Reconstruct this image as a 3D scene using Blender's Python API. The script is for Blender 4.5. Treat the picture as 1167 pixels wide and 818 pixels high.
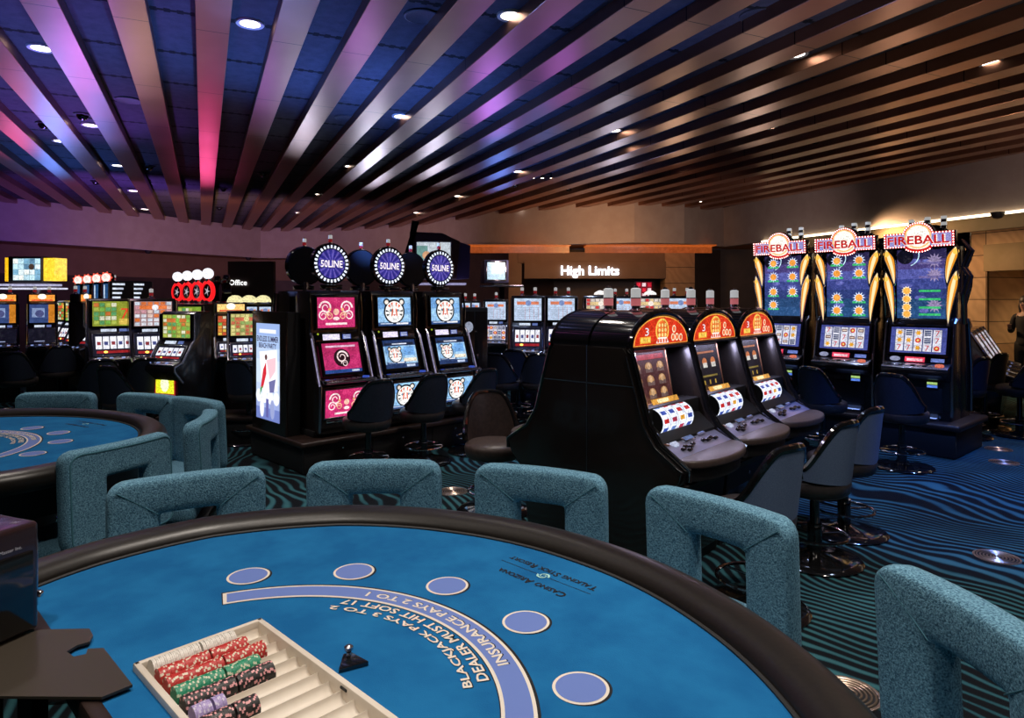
import bpy, bmesh, math, random
from mathutils import Matrix, Vector
random.seed(7)
PI = math.pi
for _o in list(bpy.data.objects):
    bpy.data.objects.remove(_o, do_unlink=True)
SC = bpy.context.scene
COL = SC.collection

# ------------------------------------------------------------------ camera
F_PX, CX, HY, EYE = 760.0, 583.5, 340.0, 1.70
cam_d = bpy.data.cameras.new('camera')
cam_d.sensor_fit = 'HORIZONTAL'; cam_d.sensor_width = 36.0
cam_d.lens = F_PX / 1167.0 * 36.0
cam_d.shift_y = -(409.0 - HY) / 1167.0
cam_d.clip_start = 0.05; cam_d.clip_end = 200
cam = bpy.data.objects.new('camera', cam_d); COL.objects.link(cam)
cam.location = (0, 0, EYE); cam.rotation_euler = (PI / 2, 0, 0)
SC.camera = cam
vs = SC.view_settings
SC.display_settings.display_device = 'sRGB'
vs.view_transform = 'Standard'; vs.look = 'None'; vs.gamma = 1.0
vs.use_curve_mapping = False
vs.exposure = 0.35
SC.cycles.use_denoising = True
SC.cycles.max_bounces = 6; SC.cycles.diffuse_bounces = 3; SC.cycles.glossy_bounces = 4
SC.cycles.sample_clamp_indirect = 6.0
SC.cycles.caustics_reflective = False; SC.cycles.caustics_refractive = False

# ------------------------------------------------------------------ world and lamps
w = bpy.data.worlds.new('world'); SC.world = w; w.use_nodes = True
w.node_tree.nodes['Background'].inputs[0].default_value = (0.20, 0.22, 0.35, 1)
w.node_tree.nodes['Background'].inputs[1].default_value = 0.05

ZB, ZP = 4.0, 4.12            # underside of the beams, underside of the ceiling panels

def spot(x, y, z, e, col, tgt, ang=80, blend=0.6, rad=0.08):
    d = bpy.data.lights.new('spot_lamp', 'SPOT'); d.energy = e; d.color = col
    d.spot_size = math.radians(ang); d.spot_blend = blend; d.shadow_soft_size = rad
    o = bpy.data.objects.new('spot_lamp', d); COL.objects.link(o); o.location = (x, y, z)
    o.rotation_euler = (Vector(tgt) - Vector((x, y, z))).to_track_quat('-Z', 'Y').to_euler()
    return o

WARM = (1.0, 0.80, 0.60); SOFTW = (1.0, 0.90, 0.80); BLUE = (0.10, 0.25, 1.0); VIOLET = (0.38, 0.16, 1.0); PINK = (1.0, 0.12, 0.45); COOL = (0.55, 0.68, 1.0)
# downlights over the tables and aisles
for x, y, e, c in ((-0.3, 2.0, 150, SOFTW), (1.9, 2.6, 120, SOFTW), (-1.0, 0.6, 130, SOFTW), (0.9, 0.2, 90, SOFTW), (-2.6, 3.6, 120, SOFTW),
                   (-0.35, 4.9, 90, SOFTW), (2.4, 1.4, 90, SOFTW), (3.4, 4.6, 50, COOL), (1.0, 5.2, 50, COOL), (-3.6, 5.6, 80, SOFTW),
                   (0.1, 6.3, 110, SOFTW), (2.6, 3.4, 60, SOFTW), (-1.0, 8.6, 110, COOL), (3.3, 8.0, 90, COOL), (-5.5, 8.5, 110, SOFTW), (1.0, 11.5, 120, COOL), (6.6, 8.5, 60, WARM)):
    spot(x, y, 3.98, e, c, (x, y, 0), 100, 0.8, 0.10)
# blue washes on the carpet right of the machines
spot(3.6, 4.2, 3.9, 330, BLUE, (3.9, 5.6, 0), 60, 0.5)
spot(5.4, 6.6, 3.9, 260, BLUE, (5.3, 6.6, 0), 60, 0.5)
spot(1.5, 7.5, 3.9, 150, BLUE, (1.2, 8.3, 0), 70, 0.6)
# added coloured spots without fittings among the banks, tinting ceiling panels and beams
for x, y, e, c, tg in ((-2.6, 7.0, 220, BLUE, (-2.2, 6.6, 4)), (-1.6, 7.6, 260, BLUE, (-0.9, 8.2, 4)), (-3.6, 5.2, 80, VIOLET, (-3.4, 4.8, 4)),
                       (-6.0, 9.4, 230, VIOLET, (-6.2, 8.4, 4)), (-5.0, 6.6, 150, BLUE, (-5.2, 6.3, 4)), (-7.6, 12.5, 500, VIOLET, (-8.8, 15.2, 3.7)),
                       (-4.5, 15.0, 260, (0.9, 0.5, 0.75), (-5.5, 22.0, 3.4)), (1.3, 6.0, 60, BLUE, (1.0, 5.4, 4)), (0.6, 12.5, 120, BLUE, (0.4, 12, 4)),
                       (2.2, 5.2, 25, WARM, (3.0, 5.4, 4)), (5.2, 9.0, 30, WARM, (4.8, 8.4, 4)), (-0.2, 3.4, 14, WARM, (0.2, 3.2, 4)), (-8.2, 12.0, 160, BLUE, (-8.0, 11, 4))):
    spot(x, y, 2.0, e, c, tg, 115, 0.9, 0.15)
def glint(px, py, e, c, ang=28, rad=0.25):
    """added far spot without a fitting, aimed to leave a sheen on the beams at px, py"""
    y = (ZB - EYE) * F_PX / (HY - py); x = (px - CX) / F_PX * y; k = 1 + 1.7 / (ZB - EYE)
    spot(x * k, y * k, 2.3, e * 0.062, c, (x, y, ZB), ang, 0.9, rad)
for a_ in ((425, 165, 1500, COOL), (345, 120, 700, COOL), (495, 160, 1000, COOL), (330, 225, 500, SOFTW), (235, 165, 620, PINK, 26), (225, 205, 420, PINK, 26), (110, 110, 420, BLUE), (60, 150, 900, BLUE),
           (90, 95, 110, PINK, 30), (20, 120, 500, PINK, 26), (560, 100, 650, VIOLET), (410, 30, 260, VIOLET, 60), (700, 150, 520, COOL), (860, 110, 260, SOFTW),
           (640, 60, 260, VIOLET, 50), (570, 175, 700, BLUE), (160, 40, 140, WARM, 60), (300, 70, 200, VIOLET, 50), (770, 130, 260, WARM)):
    glint(*a_)
# added unseen spots brightening the bulkhead, back walls and right stone wall
spot(1.7, 14.0, 2.8, 170, (1.0, 0.50, 0.20), (1.7, 18.2, 2.6), 120, 0.9, 0.2)
spot(-7.0, 14.0, 2.6, 300, (1.0, 0.55, 0.25), (-8.0, 22, 2.8), 130, 0.9, 0.2)
spot(6.8, 13.0, 2.9, 220, (1.0, 0.62, 0.32), (9.6, 12.4, 2.0), 120, 0.9, 0.2)
spot(4.0, 11.5, 2.4, 130, (1.0, 0.72, 0.66), (5.0, 16.5, 3.3), 100, 0.9, 0.3)
spot(6.0, 7.5, 2.6, 75, (1.0, 0.72, 0.62), (8.5, 9.2, 3.4), 100, 0.9, 0.3)
spot(0.5, 12.0, 2.6, 115, (1.0, 0.72, 0.66), (0.0, 17.0, 3.3), 90, 0.9, 0.3)

# ------------------------------------------------------------------ materials
MATS = {}
def mat(name, col, rough=0.5, metal=0.0, emit=None, es=0.0, coat=0.0, spec=0.5):
    if name in MATS: return MATS[name]
    m = bpy.data.materials.new(name); m.use_nodes = True
    b = m.node_tree.nodes['Principled BSDF']
    b.inputs['Base Color'].default_value = (*col, 1)
    b.inputs['Roughness'].default_value = rough
    b.inputs['Metallic'].default_value = metal
    b.inputs['Specular IOR Level'].default_value = spec
    b.inputs['Coat Weight'].default_value = coat
    b.inputs['Coat Roughness'].default_value = 0.08
    if emit:
        b.inputs['Emission Color'].default_value = (*emit, 1)
        b.inputs['Emission Strength'].default_value = es
    MATS[name] = m
    return m
def srgb(r, g, b):
    return tuple(((c / 255) / 12.92 if c / 255 <= .04045 else ((c / 255 + .055) / 1.055) ** 2.4) for c in (r, g, b))
def E(r, g, b, s=1.0):
    """something that gives off light: a lit print, a screen, a lamp, or light painted on a surface"""
    nm = 'lit_%d_%d_%d_%d' % (r, g, b, int(s * 10))
    if nm in MATS: return MATS[nm]
    m = mat(nm, (0.02, 0.02, 0.02), 0.25, emit=srgb(r, g, b), es=s * 0.62 if s < 2.3 else s)
    if s < 2.3 and GRAIN[0]:      # printed and pixelled artwork is never one even tone
        t = NT(m); o = t.obj(); c = srgb(r, g, b)
        f = t.math('ADD', t.math('MULTIPLY', t.noise(70, o, 3, 0.7), 0.75), t.math('MULTIPLY', t.noise(16, o, 2, 0.6), 0.35))
        dk = tuple(x * 0.30 for x in c); lt = tuple(min(1.0, x * 1.25 + .06) for x in c)
        t.t.links.new(t.ramp(f, [(0.34, dk), (0.60, c), (0.75, lt)]), m.node_tree.nodes['Principled BSDF'].inputs['Emission Color'])
    return m
GRAIN = [True]

class NT:
    def __init__(s, m): s.t = m.node_tree; s.b = s.t.nodes['Principled BSDF']
    def n(s, typ, **kw):
        nd = s.t.nodes.new(typ)
        for k, v in kw.items():
            if k.startswith('i_'): nd.inputs[int(k[2:])].default_value = v
            else: setattr(nd, k, v)
        return nd
    def l(s, a, ao, b, bi): s.t.links.new(a.outputs[ao], b.inputs[bi])
    def math(s, op, a, b=None, c=None):
        nd = s.t.nodes.new('ShaderNodeMath'); nd.operation = op
        for i, v in enumerate((a, b, c)):
            if v is None: continue
            if isinstance(v, (int, float)): nd.inputs[i].default_value = v
            else: s.t.links.new(v, nd.inputs[i])
        return nd.outputs[0]
    def ramp(s, fac, stops):
        nd = s.t.nodes.new('ShaderNodeValToRGB'); el = nd.color_ramp.elements
        while len(el) < len(stops): el.new(0.5)
        for e, (p, c) in zip(el, stops): e.position = p; e.color = (*c, 1)
        s.t.links.new(fac, nd.inputs[0]); return nd.outputs[0]
    def noise(s, scale, vec=None, detail=2.0, rough=0.5):
        nd = s.t.nodes.new('ShaderNodeTexNoise'); nd.inputs['Scale'].default_value = scale
        nd.inputs['Detail'].default_value = detail; nd.inputs['Roughness'].default_value = rough
        if vec is not None: s.t.links.new(vec, nd.inputs['Vector'])
        return nd.outputs['Fac']
    def obj(s): return s.t.nodes.new('ShaderNodeTexCoord').outputs['Object']
    def bump(s, h, strength=0.3, dist=0.01):
        nd = s.t.nodes.new('ShaderNodeBump'); nd.inputs['Strength'].default_value = strength
        nd.inputs['Distance'].default_value = dist
        s.t.links.new(h, nd.inputs['Height']); s.t.links.new(nd.outputs[0], s.b.inputs['Normal'])
    def color(s, o): s.t.links.new(o, s.b.inputs['Base Color'])

def mottled(name, c1, c2, scale, rough=0.8, bump=0.3, bd=0.004, detail=3, **kw):
    if name in MATS: return MATS[name]
    m = mat(name, c1, rough, **kw); t = NT(m); o = t.obj()
    f = t.noise(scale, o, detail, 0.6)
    t.color(t.ramp(f, [(0.35, c1), (0.65, c2)]))
    if bump: t.bump(f, bump, bd)
    return m

BLACK = mat('black_laminate', (0.017, 0.013, 0.012), 0.24, coat=0.3)
BLACKM = mat('black_matte', (0.010, 0.010, 0.011), 0.6)
GLOSSB = mat('black_gloss', (0.008, 0.008, 0.009), 0.10, coat=0.5)
CHROME = mat('chrome', (0.75, 0.75, 0.78), 0.12, 1.0)
STEEL = mat('dark_steel', (0.42, 0.42, 0.47), 0.25, 1.0)
NAVYV = mottled('navy_vinyl', (0.016, 0.021, 0.038), (0.024, 0.031, 0.054), 60, 0.42, 0.1, 0.002)
BLUEF = mottled('slate_blue_cloth', (0.10, 0.15, 0.27), (0.15, 0.215, 0.36), 220, 0.75, 0.3, 0.002)
BROWNL = mottled('brown_leather', (0.055, 0.038, 0.034), (0.085, 0.058, 0.050), 40, 0.42, 0.15, 0.003)
SEATL = mottled('seat_leather', (0.035, 0.028, 0.028), (0.05, 0.04, 0.04), 40, 0.40, 0.15, 0.003)
RAILL = mottled('rail_leather', (0.008, 0.006, 0.0045), (0.013, 0.0095, 0.007), 90, 0.36, 0.12, 0.002)
WOODK = mottled('dark_wood', (0.020, 0.010, 0.008), (0.035, 0.018, 0.014), 12, 0.45, 0.05)
TEAL = mottled('teal_tweed', (0.018, 0.095, 0.170), (0.210, 0.450, 0.610), 200, 0.9, 1.0, 0.004, 4)
PIPING = mat('teal_piping', (0.05, 0.18, 0.24), 0.8)
IVORY = mottled('ivory_plastic', (0.66, 0.58, 0.48), (0.76, 0.69, 0.60), 8, 0.35, 0.0)
WALLP = mottled('greige_plaster', (0.36, 0.29, 0.26), (0.40, 0.33, 0.30), 3, 0.85, 0.1, 0.004)
BROWNW = mottled('brown_panel', (0.16, 0.095, 0.055), (0.19, 0.115, 0.07), 2, 0.7, 0.0)
DARKW = mottled('dark_panel', (0.035, 0.022, 0.018), (0.05, 0.03, 0.024), 3, 0.6, 0.0)
COVE = mottled('warm_lit_soffit', (0.42, 0.17, 0.06), (0.46, 0.20, 0.08), 2, 0.7, 0.0)  # orange tone holds the warm cove light, painted into the soffit

# ------------------------------------------------------------------ mesh builder
TXT = {}
BOLD = ('FIREBALL', '50LINE', 'High Limits', 'Office', 'ENDLESS SUMMER', 'BEACH PARTY', 'BLACKJACK PAYS 3 TO 2', 'DEALER MUST HIT SOFT 17', 'INSURANCE PAYS 2 TO 1', 'C', 'ASINO', 'A', 'RIZONA', 'T', 'ALKING', 'S', 'TICK', 'R', 'ESORT')
def text_geo(s):
    if s in TXT: return TXT[s]
    c = bpy.data.curves.new('t', 'FONT'); c.body = s; c.offset = 0.022 if s in BOLD else 0.0; c.size = 1.0; c.resolution_u = 2
    o = bpy.data.objects.new('t', c)
    me = bpy.data.meshes.new_from_object(o)
    v = [tuple(p.co) for p in me.vertices]; f = [tuple(p.vertices) for p in me.polygons]
    bpy.data.objects.remove(o); bpy.data.curves.remove(c); bpy.data.meshes.remove(me)
    x0 = min(p[0] for p in v); x1 = max(p[0] for p in v); y0 = min(p[1] for p in v); y1 = max(p[1] for p in v)
    TXT[s] = (v, f, x0, x1, y0, y1)
    return TXT[s]
def T(x=0, y=0, z=0): return Matrix.Translation((x, y, z))
def RX(a): return Matrix.Rotation(math.radians(a), 4, 'X')
def RY(a): return Matrix.Rotation(math.radians(a), 4, 'Y')
def RZ(a): return Matrix.Rotation(math.radians(a), 4, 'Z')
def S(x, y, z): return Matrix.Diagonal((x, y, z, 1))

class MB:
    def __init__(s, M=None): s.v = []; s.f = []; s.fm = []; s.mats = []; s.M = M or Matrix.Identity(4)
    def mi(s, m):
        if m not in s.mats: s.mats.append(m)
        return s.mats.index(m)
    def add(s, vs, fs, m, M=None):
        A = s.M @ M if M is not None else s.M
        o = len(s.v); k = s.mi(m)
        s.v += [tuple(A @ Vector(p)) for p in vs]
        for f in fs: s.f.append(tuple(i + o for i in f)); s.fm.append(k)
        return s
    def bm(s, b, m, M=None):
        b.verts.index_update()
        s.add([v.co[:] for v in b.verts], [[v.index for v in f.verts] for f in b.faces], m, M); b.free(); return s
    def box(s, cx, cy, cz, sx, sy, sz, m, bev=0.0, M=None, seg=2):
        b = bmesh.new(); bmesh.ops.create_cube(b, size=1)
        for v in b.verts: v.co = Vector((v.co.x * sx + cx, v.co.y * sy + cy, v.co.z * sz + cz))
        if bev: bmesh.ops.bevel(b, geom=b.edges[:] , offset=bev, segments=seg, affect='EDGES', profile=0.5)
        return s.bm(b, m, M)
    def prism(s, pts, d, m, M=None, bev=0.0):
        """polygon in XY extruded along +Z by d"""
        b = bmesh.new(); vs = [b.verts.new((p[0], p[1], 0)) for p in pts]
        f = b.faces.new(vs); b.normal_update()
        if f.normal.z > 0: f.normal_flip()
        r = bmesh.ops.extrude_face_region(b, geom=[f])
        for g in r['geom']:
            if isinstance(g, bmesh.types.BMVert): g.co.z += d
        bmesh.ops.recalc_face_normals(b, faces=b.faces[:])
        if bev: bmesh.ops.bevel(b, geom=b.edges[:], offset=bev, segments=2, affect='EDGES', profile=0.5)
        return s.bm(b, m, M)
    def side(s, pts, x0, x1, m, M=None, bev=0.0):
        """profile given as (y, z), extruded along X from x0 to x1"""
        A = Matrix(((0, 0, 1, x0), (1, 0, 0, 0), (0, 1, 0, 0), (0, 0, 0, 1)))
        return s.prism(pts, x1 - x0, m, (M @ A) if M is not None else A, bev)
    def lathe(s, prof, m, seg=24, M=None, cap=True):
        vs = []; fs = []; n = len(prof)
        for k in range(seg):
            a = 2 * PI * k / seg
            for r, z in prof: vs.append((r * math.cos(a), r * math.sin(a), z))
        for k in range(seg):
            k2 = (k + 1) % seg
            for i in range(n - 1):
                fs.append((k * n + i, k2 * n + i, k2 * n + i + 1, k * n + i + 1))
        if cap:
            if prof[0][0] > 1e-6: fs.append([k * n for k in range(seg)][::-1])
            if prof[-1][0] > 1e-6: fs.append([k * n + n - 1 for k in range(seg)])
        return s.add(vs, fs, m, M)
    def cyl(s, x, y, z, r, h, m, seg=20, M=None):
        A = T(x, y, z)
        return s.lathe([(r, 0), (r, h)], m, seg, (M @ A) if M is not None else A)
    def ball(s, x, y, z, r, m, seg=12, sz=1.0, M=None):
        n = max(4, seg // 2)
        pr = [(max(1e-7, r * math.sin(PI * i / n)), -r * sz * math.cos(PI * i / n)) for i in range(n + 1)]
        A = T(x, y, z)
        return s.lathe(pr, m, seg, (M @ A) if M is not None else A, cap=False)
    def tube(s, pts, r, m, seg=8, closed=False, M=None, rr=None):
        P = [Vector(p) for p in pts]; n = len(P); vs = []; fs = []
        up = None
        for i in range(n):
            if closed: t = (P[(i + 1) % n] - P[i - 1])
            else: t = (P[min(i + 1, n - 1)] - P[max(i - 1, 0)])
            t.normalize()
            if up is None:
                up = Vector((0, 0, 1)) if abs(t.z) < 0.9 else Vector((1, 0, 0))
            u = up - t * up.dot(t)
            if u.length < 1e-5: u = t.orthogonal()
            u.normalize(); up = u; w_ = t.cross(u)
            ri = r if rr is None else rr[i]
            for k in range(seg):
                a = 2 * PI * k / seg
                vs.append(tuple(P[i] + u * (ri * math.cos(a)) + w_ * (ri * math.sin(a))))
        for i in range(n if closed else n - 1):
            j = (i + 1) % n
            for k in range(seg):
                k2 = (k + 1) % seg
                fs.append((i * seg + k, i * seg + k2, j * seg + k2, j * seg + k))
        if not closed:
            fs.append(tuple(range(seg))[::-1]); fs.append(tuple((n - 1) * seg + k for k in range(seg)))
        return s.add(vs, fs, m, M)
    def torus(s, R, r, m, M=None, seg=32, ss=8):
        return s.tube([(R * math.cos(2 * PI * k / seg), R * math.sin(2 * PI * k / seg), 0) for k in range(seg)], r, m, ss, True, M)
    def text(s, t, cx, cy, w_, m, M=None, z=0.001, h=None, bend=None):
        """lettering in the XY plane centred on cx, cy, w_ wide"""
        v, f, x0, x1, y0, y1 = text_geo(t)
        k = w_ / (x1 - x0); ky = k if h is None else h / (y1 - y0)
        out = []
        for p in v:
            x = (p[0] - (x0 + x1) / 2) * k + cx; y = (p[1] - (y0 + y1) / 2) * ky + cy
            out.append(bend(x, y) + (z,) if bend else (x, y, z))
        return s.add(out, f, m, M)
    # flat prints in a local XY plane; z lifts each layer off the one below
    def rect(s, x0, y0, x1, y1, m, z=0.0, M=None):
        return s.add([(x0, y0, z), (x1, y0, z), (x1, y1, z), (x0, y1, z)], [(0, 1, 2, 3)], m, M)
    def disc(s, x, y, r, m, z=0.0, M=None, seg=20, ry=None, a0=0, a1=360):
        ry = r if ry is None else ry; n = seg
        pts = [(x + r * math.cos(math.radians(a0 + (a1 - a0) * k / n)), y + ry * math.sin(math.radians(a0 + (a1 - a0) * k / n)), z)
               for k in range(n + (0 if a1 - a0 >= 360 else 1))]
        return s.add(pts, [tuple(range(len(pts)))], m, M)
    def ngon(s, pts, m, z=0.0, M=None):
        return s.add([(p[0], p[1], z) for p in pts], [tuple(range(len(pts)))], m, M)
    def star(s, x, y, r, m, z=0.0, n=10, k=0.5, M=None):
        pts = [(x + (r if i % 2 == 0 else r * k) * math.cos(PI * i / n), y + (r if i % 2 == 0 else r * k) * math.sin(PI * i / n)) for i in range(2 * n)]
        c = [(x, y, z)] + [(p[0], p[1], z) for p in pts]
        return s.add(c, [(0, i + 1, (i + 1) % (2 * n) + 1) for i in range(2 * n)], m, M)
    def ring2(s, x, y, r0, r1, m, z=0.0, M=None, seg=32, a0=0, a1=360):
        vs = []; fs = []
        for k in range(seg + 1):
            a = math.radians(a0 + (a1 - a0) * k / seg)
            vs += [(x + r0 * math.cos(a), y + r0 * math.sin(a), z), (x + r1 * math.cos(a), y + r1 * math.sin(a), z)]
        for k in range(seg): fs.append((2 * k, 2 * k + 1, 2 * k + 3, 2 * k + 2))
        return s.add(vs, fs, m, M)
    def build(s, name, parent=None, smooth=35, label=None):
        me = bpy.data.meshes.new(name)
        me.from_pydata(s.v, [], s.f)
        for m in s.mats: me.materials.append(m)
        for p, k in zip(me.polygons, s.fm): p.material_index = k; p.use_smooth = True
        me.update()
        if smooth is not None: me.set_sharp_from_angle(angle=math.radians(smooth))
        o = bpy.data.objects.new(name, me); COL.objects.link(o)
        if parent is not None: o.parent = parent
        if label: o['label'] = label
        return o

def tag(o, label, cat, group=None):
    o['label'] = label; o['category'] = cat
    if group: o['group'] = group
    return o
def thing(name, label, cat, loc=(0, 0, 0), rz=0.0, group=None):
    o = bpy.data.objects.new(name, None); COL.objects.link(o); o.empty_display_size = 0.1
    o.location = loc; o.rotation_euler = (0, 0, rz)
    return tag(o, label, cat, group)
def struct(o): o['kind'] = 'structure'; return o
def dup(root, loc, rz, label=None, group=None):
    kids = [c for c in bpy.data.objects if c.parent is root]
    def cp(o, par):
        c = o.copy(); COL.objects.link(c); c.parent = par
        for ch in KIDS.get(o.name, []): cp(ch, c)
        return c
    KIDS = {}
    for ob in bpy.data.objects:
        if ob.parent is not None: KIDS.setdefault(ob.parent.name, []).append(ob)
    r = root.copy(); COL.objects.link(r)
    for ch in KIDS.get(root.name, []): cp(ch, r)
    r.location = loc; r.rotation_euler = (0, 0, rz)
    if label: r['label'] = label
    if group: r['group'] = group
    elif 'group' in r and group == '': del r['group']
    return r
def face(nx, ny): return math.atan2(nx, -ny)
def at(px, y): return (px - CX) / F_PX * y
# ================================================================== the room
BD = Vector((-0.42, 0.9075)); PD = Vector((0.9075, 0.42))      # along the beams, across the beams
WALL = [(-14.5, 4.0), (-13.6, 10.0), (-12.2, 15.9), (-10.7, 18.4), (-9.7, 20.8), (-8.6, 22.8), (-6.2, 22.9), (-3.3, 21.4), (0.06, 17.9), (1.56, 16.9),
        (3.03, 16.5), (4.34, 16.8), (5.65, 17.8), (6.6, 13.9), (7.35, 11.6), (8.07, 10.5), (9.3, 6.5), (10.6, 2.0), (11.0, -4.0)]
WALL = WALL[:13] + [(6.41, 15.2), (7.24, 12.85), (8.15, 10.3), (9.3, 6.9), (10.6, 3.0), (11.5, -4.0)]

def carpet():
    m = mat('wave_carpet', (0.02, 0.1, 0.13), 0.95, spec=0.2); t = NT(m); o = t.obj()
    sep = t.n('ShaderNodeSeparateXYZ'); t.t.links.new(o, sep.inputs[0])
    n1 = t.noise(0.55, o, 1.0, 0.4)
    n2 = t.noise(1.9, o, 1.0, 0.4)
    # stripes flow like sand ripples
    ph = t.math('ADD', t.math('MULTIPLY', sep.outputs[1], 8.0), t.math('MULTIPLY', sep.outputs[0], 15.0))
    ph = t.math('ADD', ph, t.math('MULTIPLY', n1, 30.0))
    ph = t.math('ADD', ph, t.math('MULTIPLY', n2, 4.0))
    s1 = t.math('SINE', t.math('MULTIPLY', ph, 4.6))
    n3 = t.noise(1.3, o, 2.0, 0.5)
    th = t.math('ADD', s1, t.math('MULTIPLY', t.math('SUBTRACT', n3, 0.5), 2.4))
    sp = t.noise(260, o, 2.0, 0.7)
    th = t.math('ADD', th, t.math('MULTIPLY', t.math('SUBTRACT', sp, 0.5), 1.4))
    base = t.ramp(t.math('MULTIPLY_ADD', th, 0.5, 0.5), [(0.0, (0.003, 0.005, 0.008)), (0.45, (0.004, 0.008, 0.012)), (0.62, (0.014, 0.060, 0.080)), (1.0, (0.045, 0.16, 0.185))])
    t.color(base); t.bump(sp, 0.5, 0.006)
    return m
mb = MB(); mb.add([(-16, -6, 0), (14, -6, 0), (14, 30, 0), (-16, 30, 0)], [(0, 1, 2, 3)], carpet())
fl = struct(mb.build('floor'))

def panels():
    m = mat('ceiling_panels', (0.03, 0.03, 0.04), 0.85, spec=0.25); t = NT(m); o = t.obj()
    sep = t.n('ShaderNodeSeparateXYZ'); t.t.links.new(o, sep.inputs[0])
    al = t.math('ADD', t.math('MULTIPLY', sep.outputs[0], BD.x), t.math('MULTIPLY', sep.outputs[1], BD.y))
    ac = t.math('ADD', t.math('MULTIPLY', sep.outputs[0], PD.x), t.math('MULTIPLY', sep.outputs[1], PD.y))
    tooth = t.math('SNAP', t.math('SINE', t.math('MULTIPLY', ac, 62.0)), 1.2)
    fr = t.math('FRACT', t.math('MULTIPLY', al, 1 / 1.05))
    d = t.math('ABSOLUTE', t.math('SUBTRACT', fr, 0.5))
    d = t.math('ADD', d, t.math('MULTIPLY', tooth, 0.016))
    j = t.math('GREATER_THAN', d, 0.460)
    n = t.noise(9, o, 4, 0.6); n2 = t.noise(120, o, 2, 0.6)
    col = t.ramp(t.math('ADD', t.math('MULTIPLY', n, 0.7), t.math('MULTIPLY', n2, 0.3)), [(0.3, (0.045, 0.043, 0.058)), (0.7, (0.085, 0.080, 0.10))])
    mx = t.n('ShaderNodeMix', data_type='RGBA'); t.t.links.new(j, mx.inputs[0]); t.t.links.new(col, mx.inputs[6]); mx.inputs[7].default_value = (0.004, 0.004, 0.005, 1)
    t.color(mx.outputs[2]); t.bump(n2, 0.4, 0.006)
    return m
mb = MB(); mb.add([(-16, -6, ZP), (14, -6, ZP), (14, 26, ZP), (-16, 26, ZP)], [(3, 2, 1, 0)], panels())
mb.add([(-16, -6, ZP + .25), (14, -6, ZP + .25), (14, 26, ZP + .25), (-16, 26, ZP + .25)], [(0, 1, 2, 3)], BLACKM)
struct(mb.build('ceiling'))

def bronze():
    m = mat('bronze_beam', (0.42, 0.24, 0.17), 0.30, 0.82); t = NT(m); o = t.obj()
    sep = t.n('ShaderNodeSeparateXYZ'); t.t.links.new(o, sep.inputs[0])
    fr = t.math('FRACT', t.math('MULTIPLY', sep.outputs[1], 1 / 1.9))
    j = t.math('LESS_THAN', fr, 0.006)
    n = t.noise(1.2, o, 3, 0.5)
    col = t.ramp(n, [(0.3, (0.36, 0.165, 0.10)), (0.7, (0.46, 0.225, 0.145))])
    mx = t.n('ShaderNodeMix', data_type='RGBA'); t.t.links.new(j, mx.inputs[0]); t.t.links.new(col, mx.inputs[6]); mx.inputs[7].default_value = (0.05, 0.03, 0.02, 1)
    t.color(mx.outputs[2])
    t.t.links.new(t.math('MULTIPLY_ADD', n, 0.12, 0.26), t.b.inputs['Roughness'])
    return m
BRZ = bronze()
def hit(s0):
    """distance along a beam line (offset s0 across) to the wall, far end"""
    best = None
    for (a, b) in zip(WALL[2:], WALL[3:]):
        A = Vector(a); B = Vector(b)
        sa, sb = A.dot(PD), B.dot(PD)
        if (sa - s0) * (sb - s0) <= 0 and abs(sa - sb) > 1e-6:
            k = (s0 - sa) / (sb - sa); tt = A.lerp(B, k).dot(BD)
            if tt > -2 and (best is None or tt > best): best = tt
    return best
SP, BW = 0.615, 0.265
for i in range(-8, 20):
    s0 = -0.06 + SP * i
    h = hit(s0 + BW / 2)
    if h is None or h < 1: continue
    t0 = -3.2 if i > -4 else 3.0
    L = h + 0.10 - t0
    mb = MB(); mb.box(BW / 2, L / 2, 0.06, BW, L, 0.12, BRZ, 0.004, seg=1)
    o = mb.build('ceiling_beam'); struct(o)
    c = PD * s0 + BD * t0
    o.location = (c.x, c.y, ZB); o.rotation_euler = (0, 0, math.atan2(-BD.x, BD.y))

# bulkhead running round the room above the recess, its underside and the wall below
def offs(poly, d):
    out = []
    for i in range(len(poly)):
        a = Vector(poly[max(i - 1, 0)]); b = Vector(poly[min(i + 1, len(poly) - 1)])
        t_ = (b - a).normalized(); n_ = Vector((-t_.y, t_.x)); p = Vector(poly[i]) + n_ * d
        out.append((p.x, p.y))
    return out
def band(name, poly, z0, z1, m, thick=0.0):
    mb = MB(); n = len(poly)
    mb.add([(p[0], p[1], z0) for p in poly] + [(p[0], p[1], z1) for p in poly], [(i, i + 1, n + i + 1, n + i) for i in range(n - 1)], m)
    if thick:
        q = offs(poly, thick)
        mb.add([(p[0], p[1], z0) for p in q] + [(p[0], p[1], z1) for p in q], [(i + 1, i, n + i, n + i + 1) for i in range(n - 1)], m)
        mb.add([(p[0], p[1], z0) for p in poly] + [(p[0], p[1], z0) for p in q], [(i + 1, i, n + i, n + i + 1) for i in range(n - 1)], m)
    return struct(mb.build(name, smooth=20))
ZS = 3.08
LEFTW = WALL[:8]; MIDW = WALL[7:13]; RIGHTW = WALL[12:]
band('trim_1', WALL, ZS, ZP, WALLP, 0.25)
q = offs(WALL, 0.25); q2 = offs(WALL, 1.7); n = len(WALL)
mb = MB(); mb.add([(p[0], p[1], ZS + .02) for p in q] + [(p[0], p[1], ZS + .02) for p in q2], [(i + 1, i, n + i, n + i + 1) for i in range(n - 1)], COVE)
struct(mb.build('trim_2'))
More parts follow.
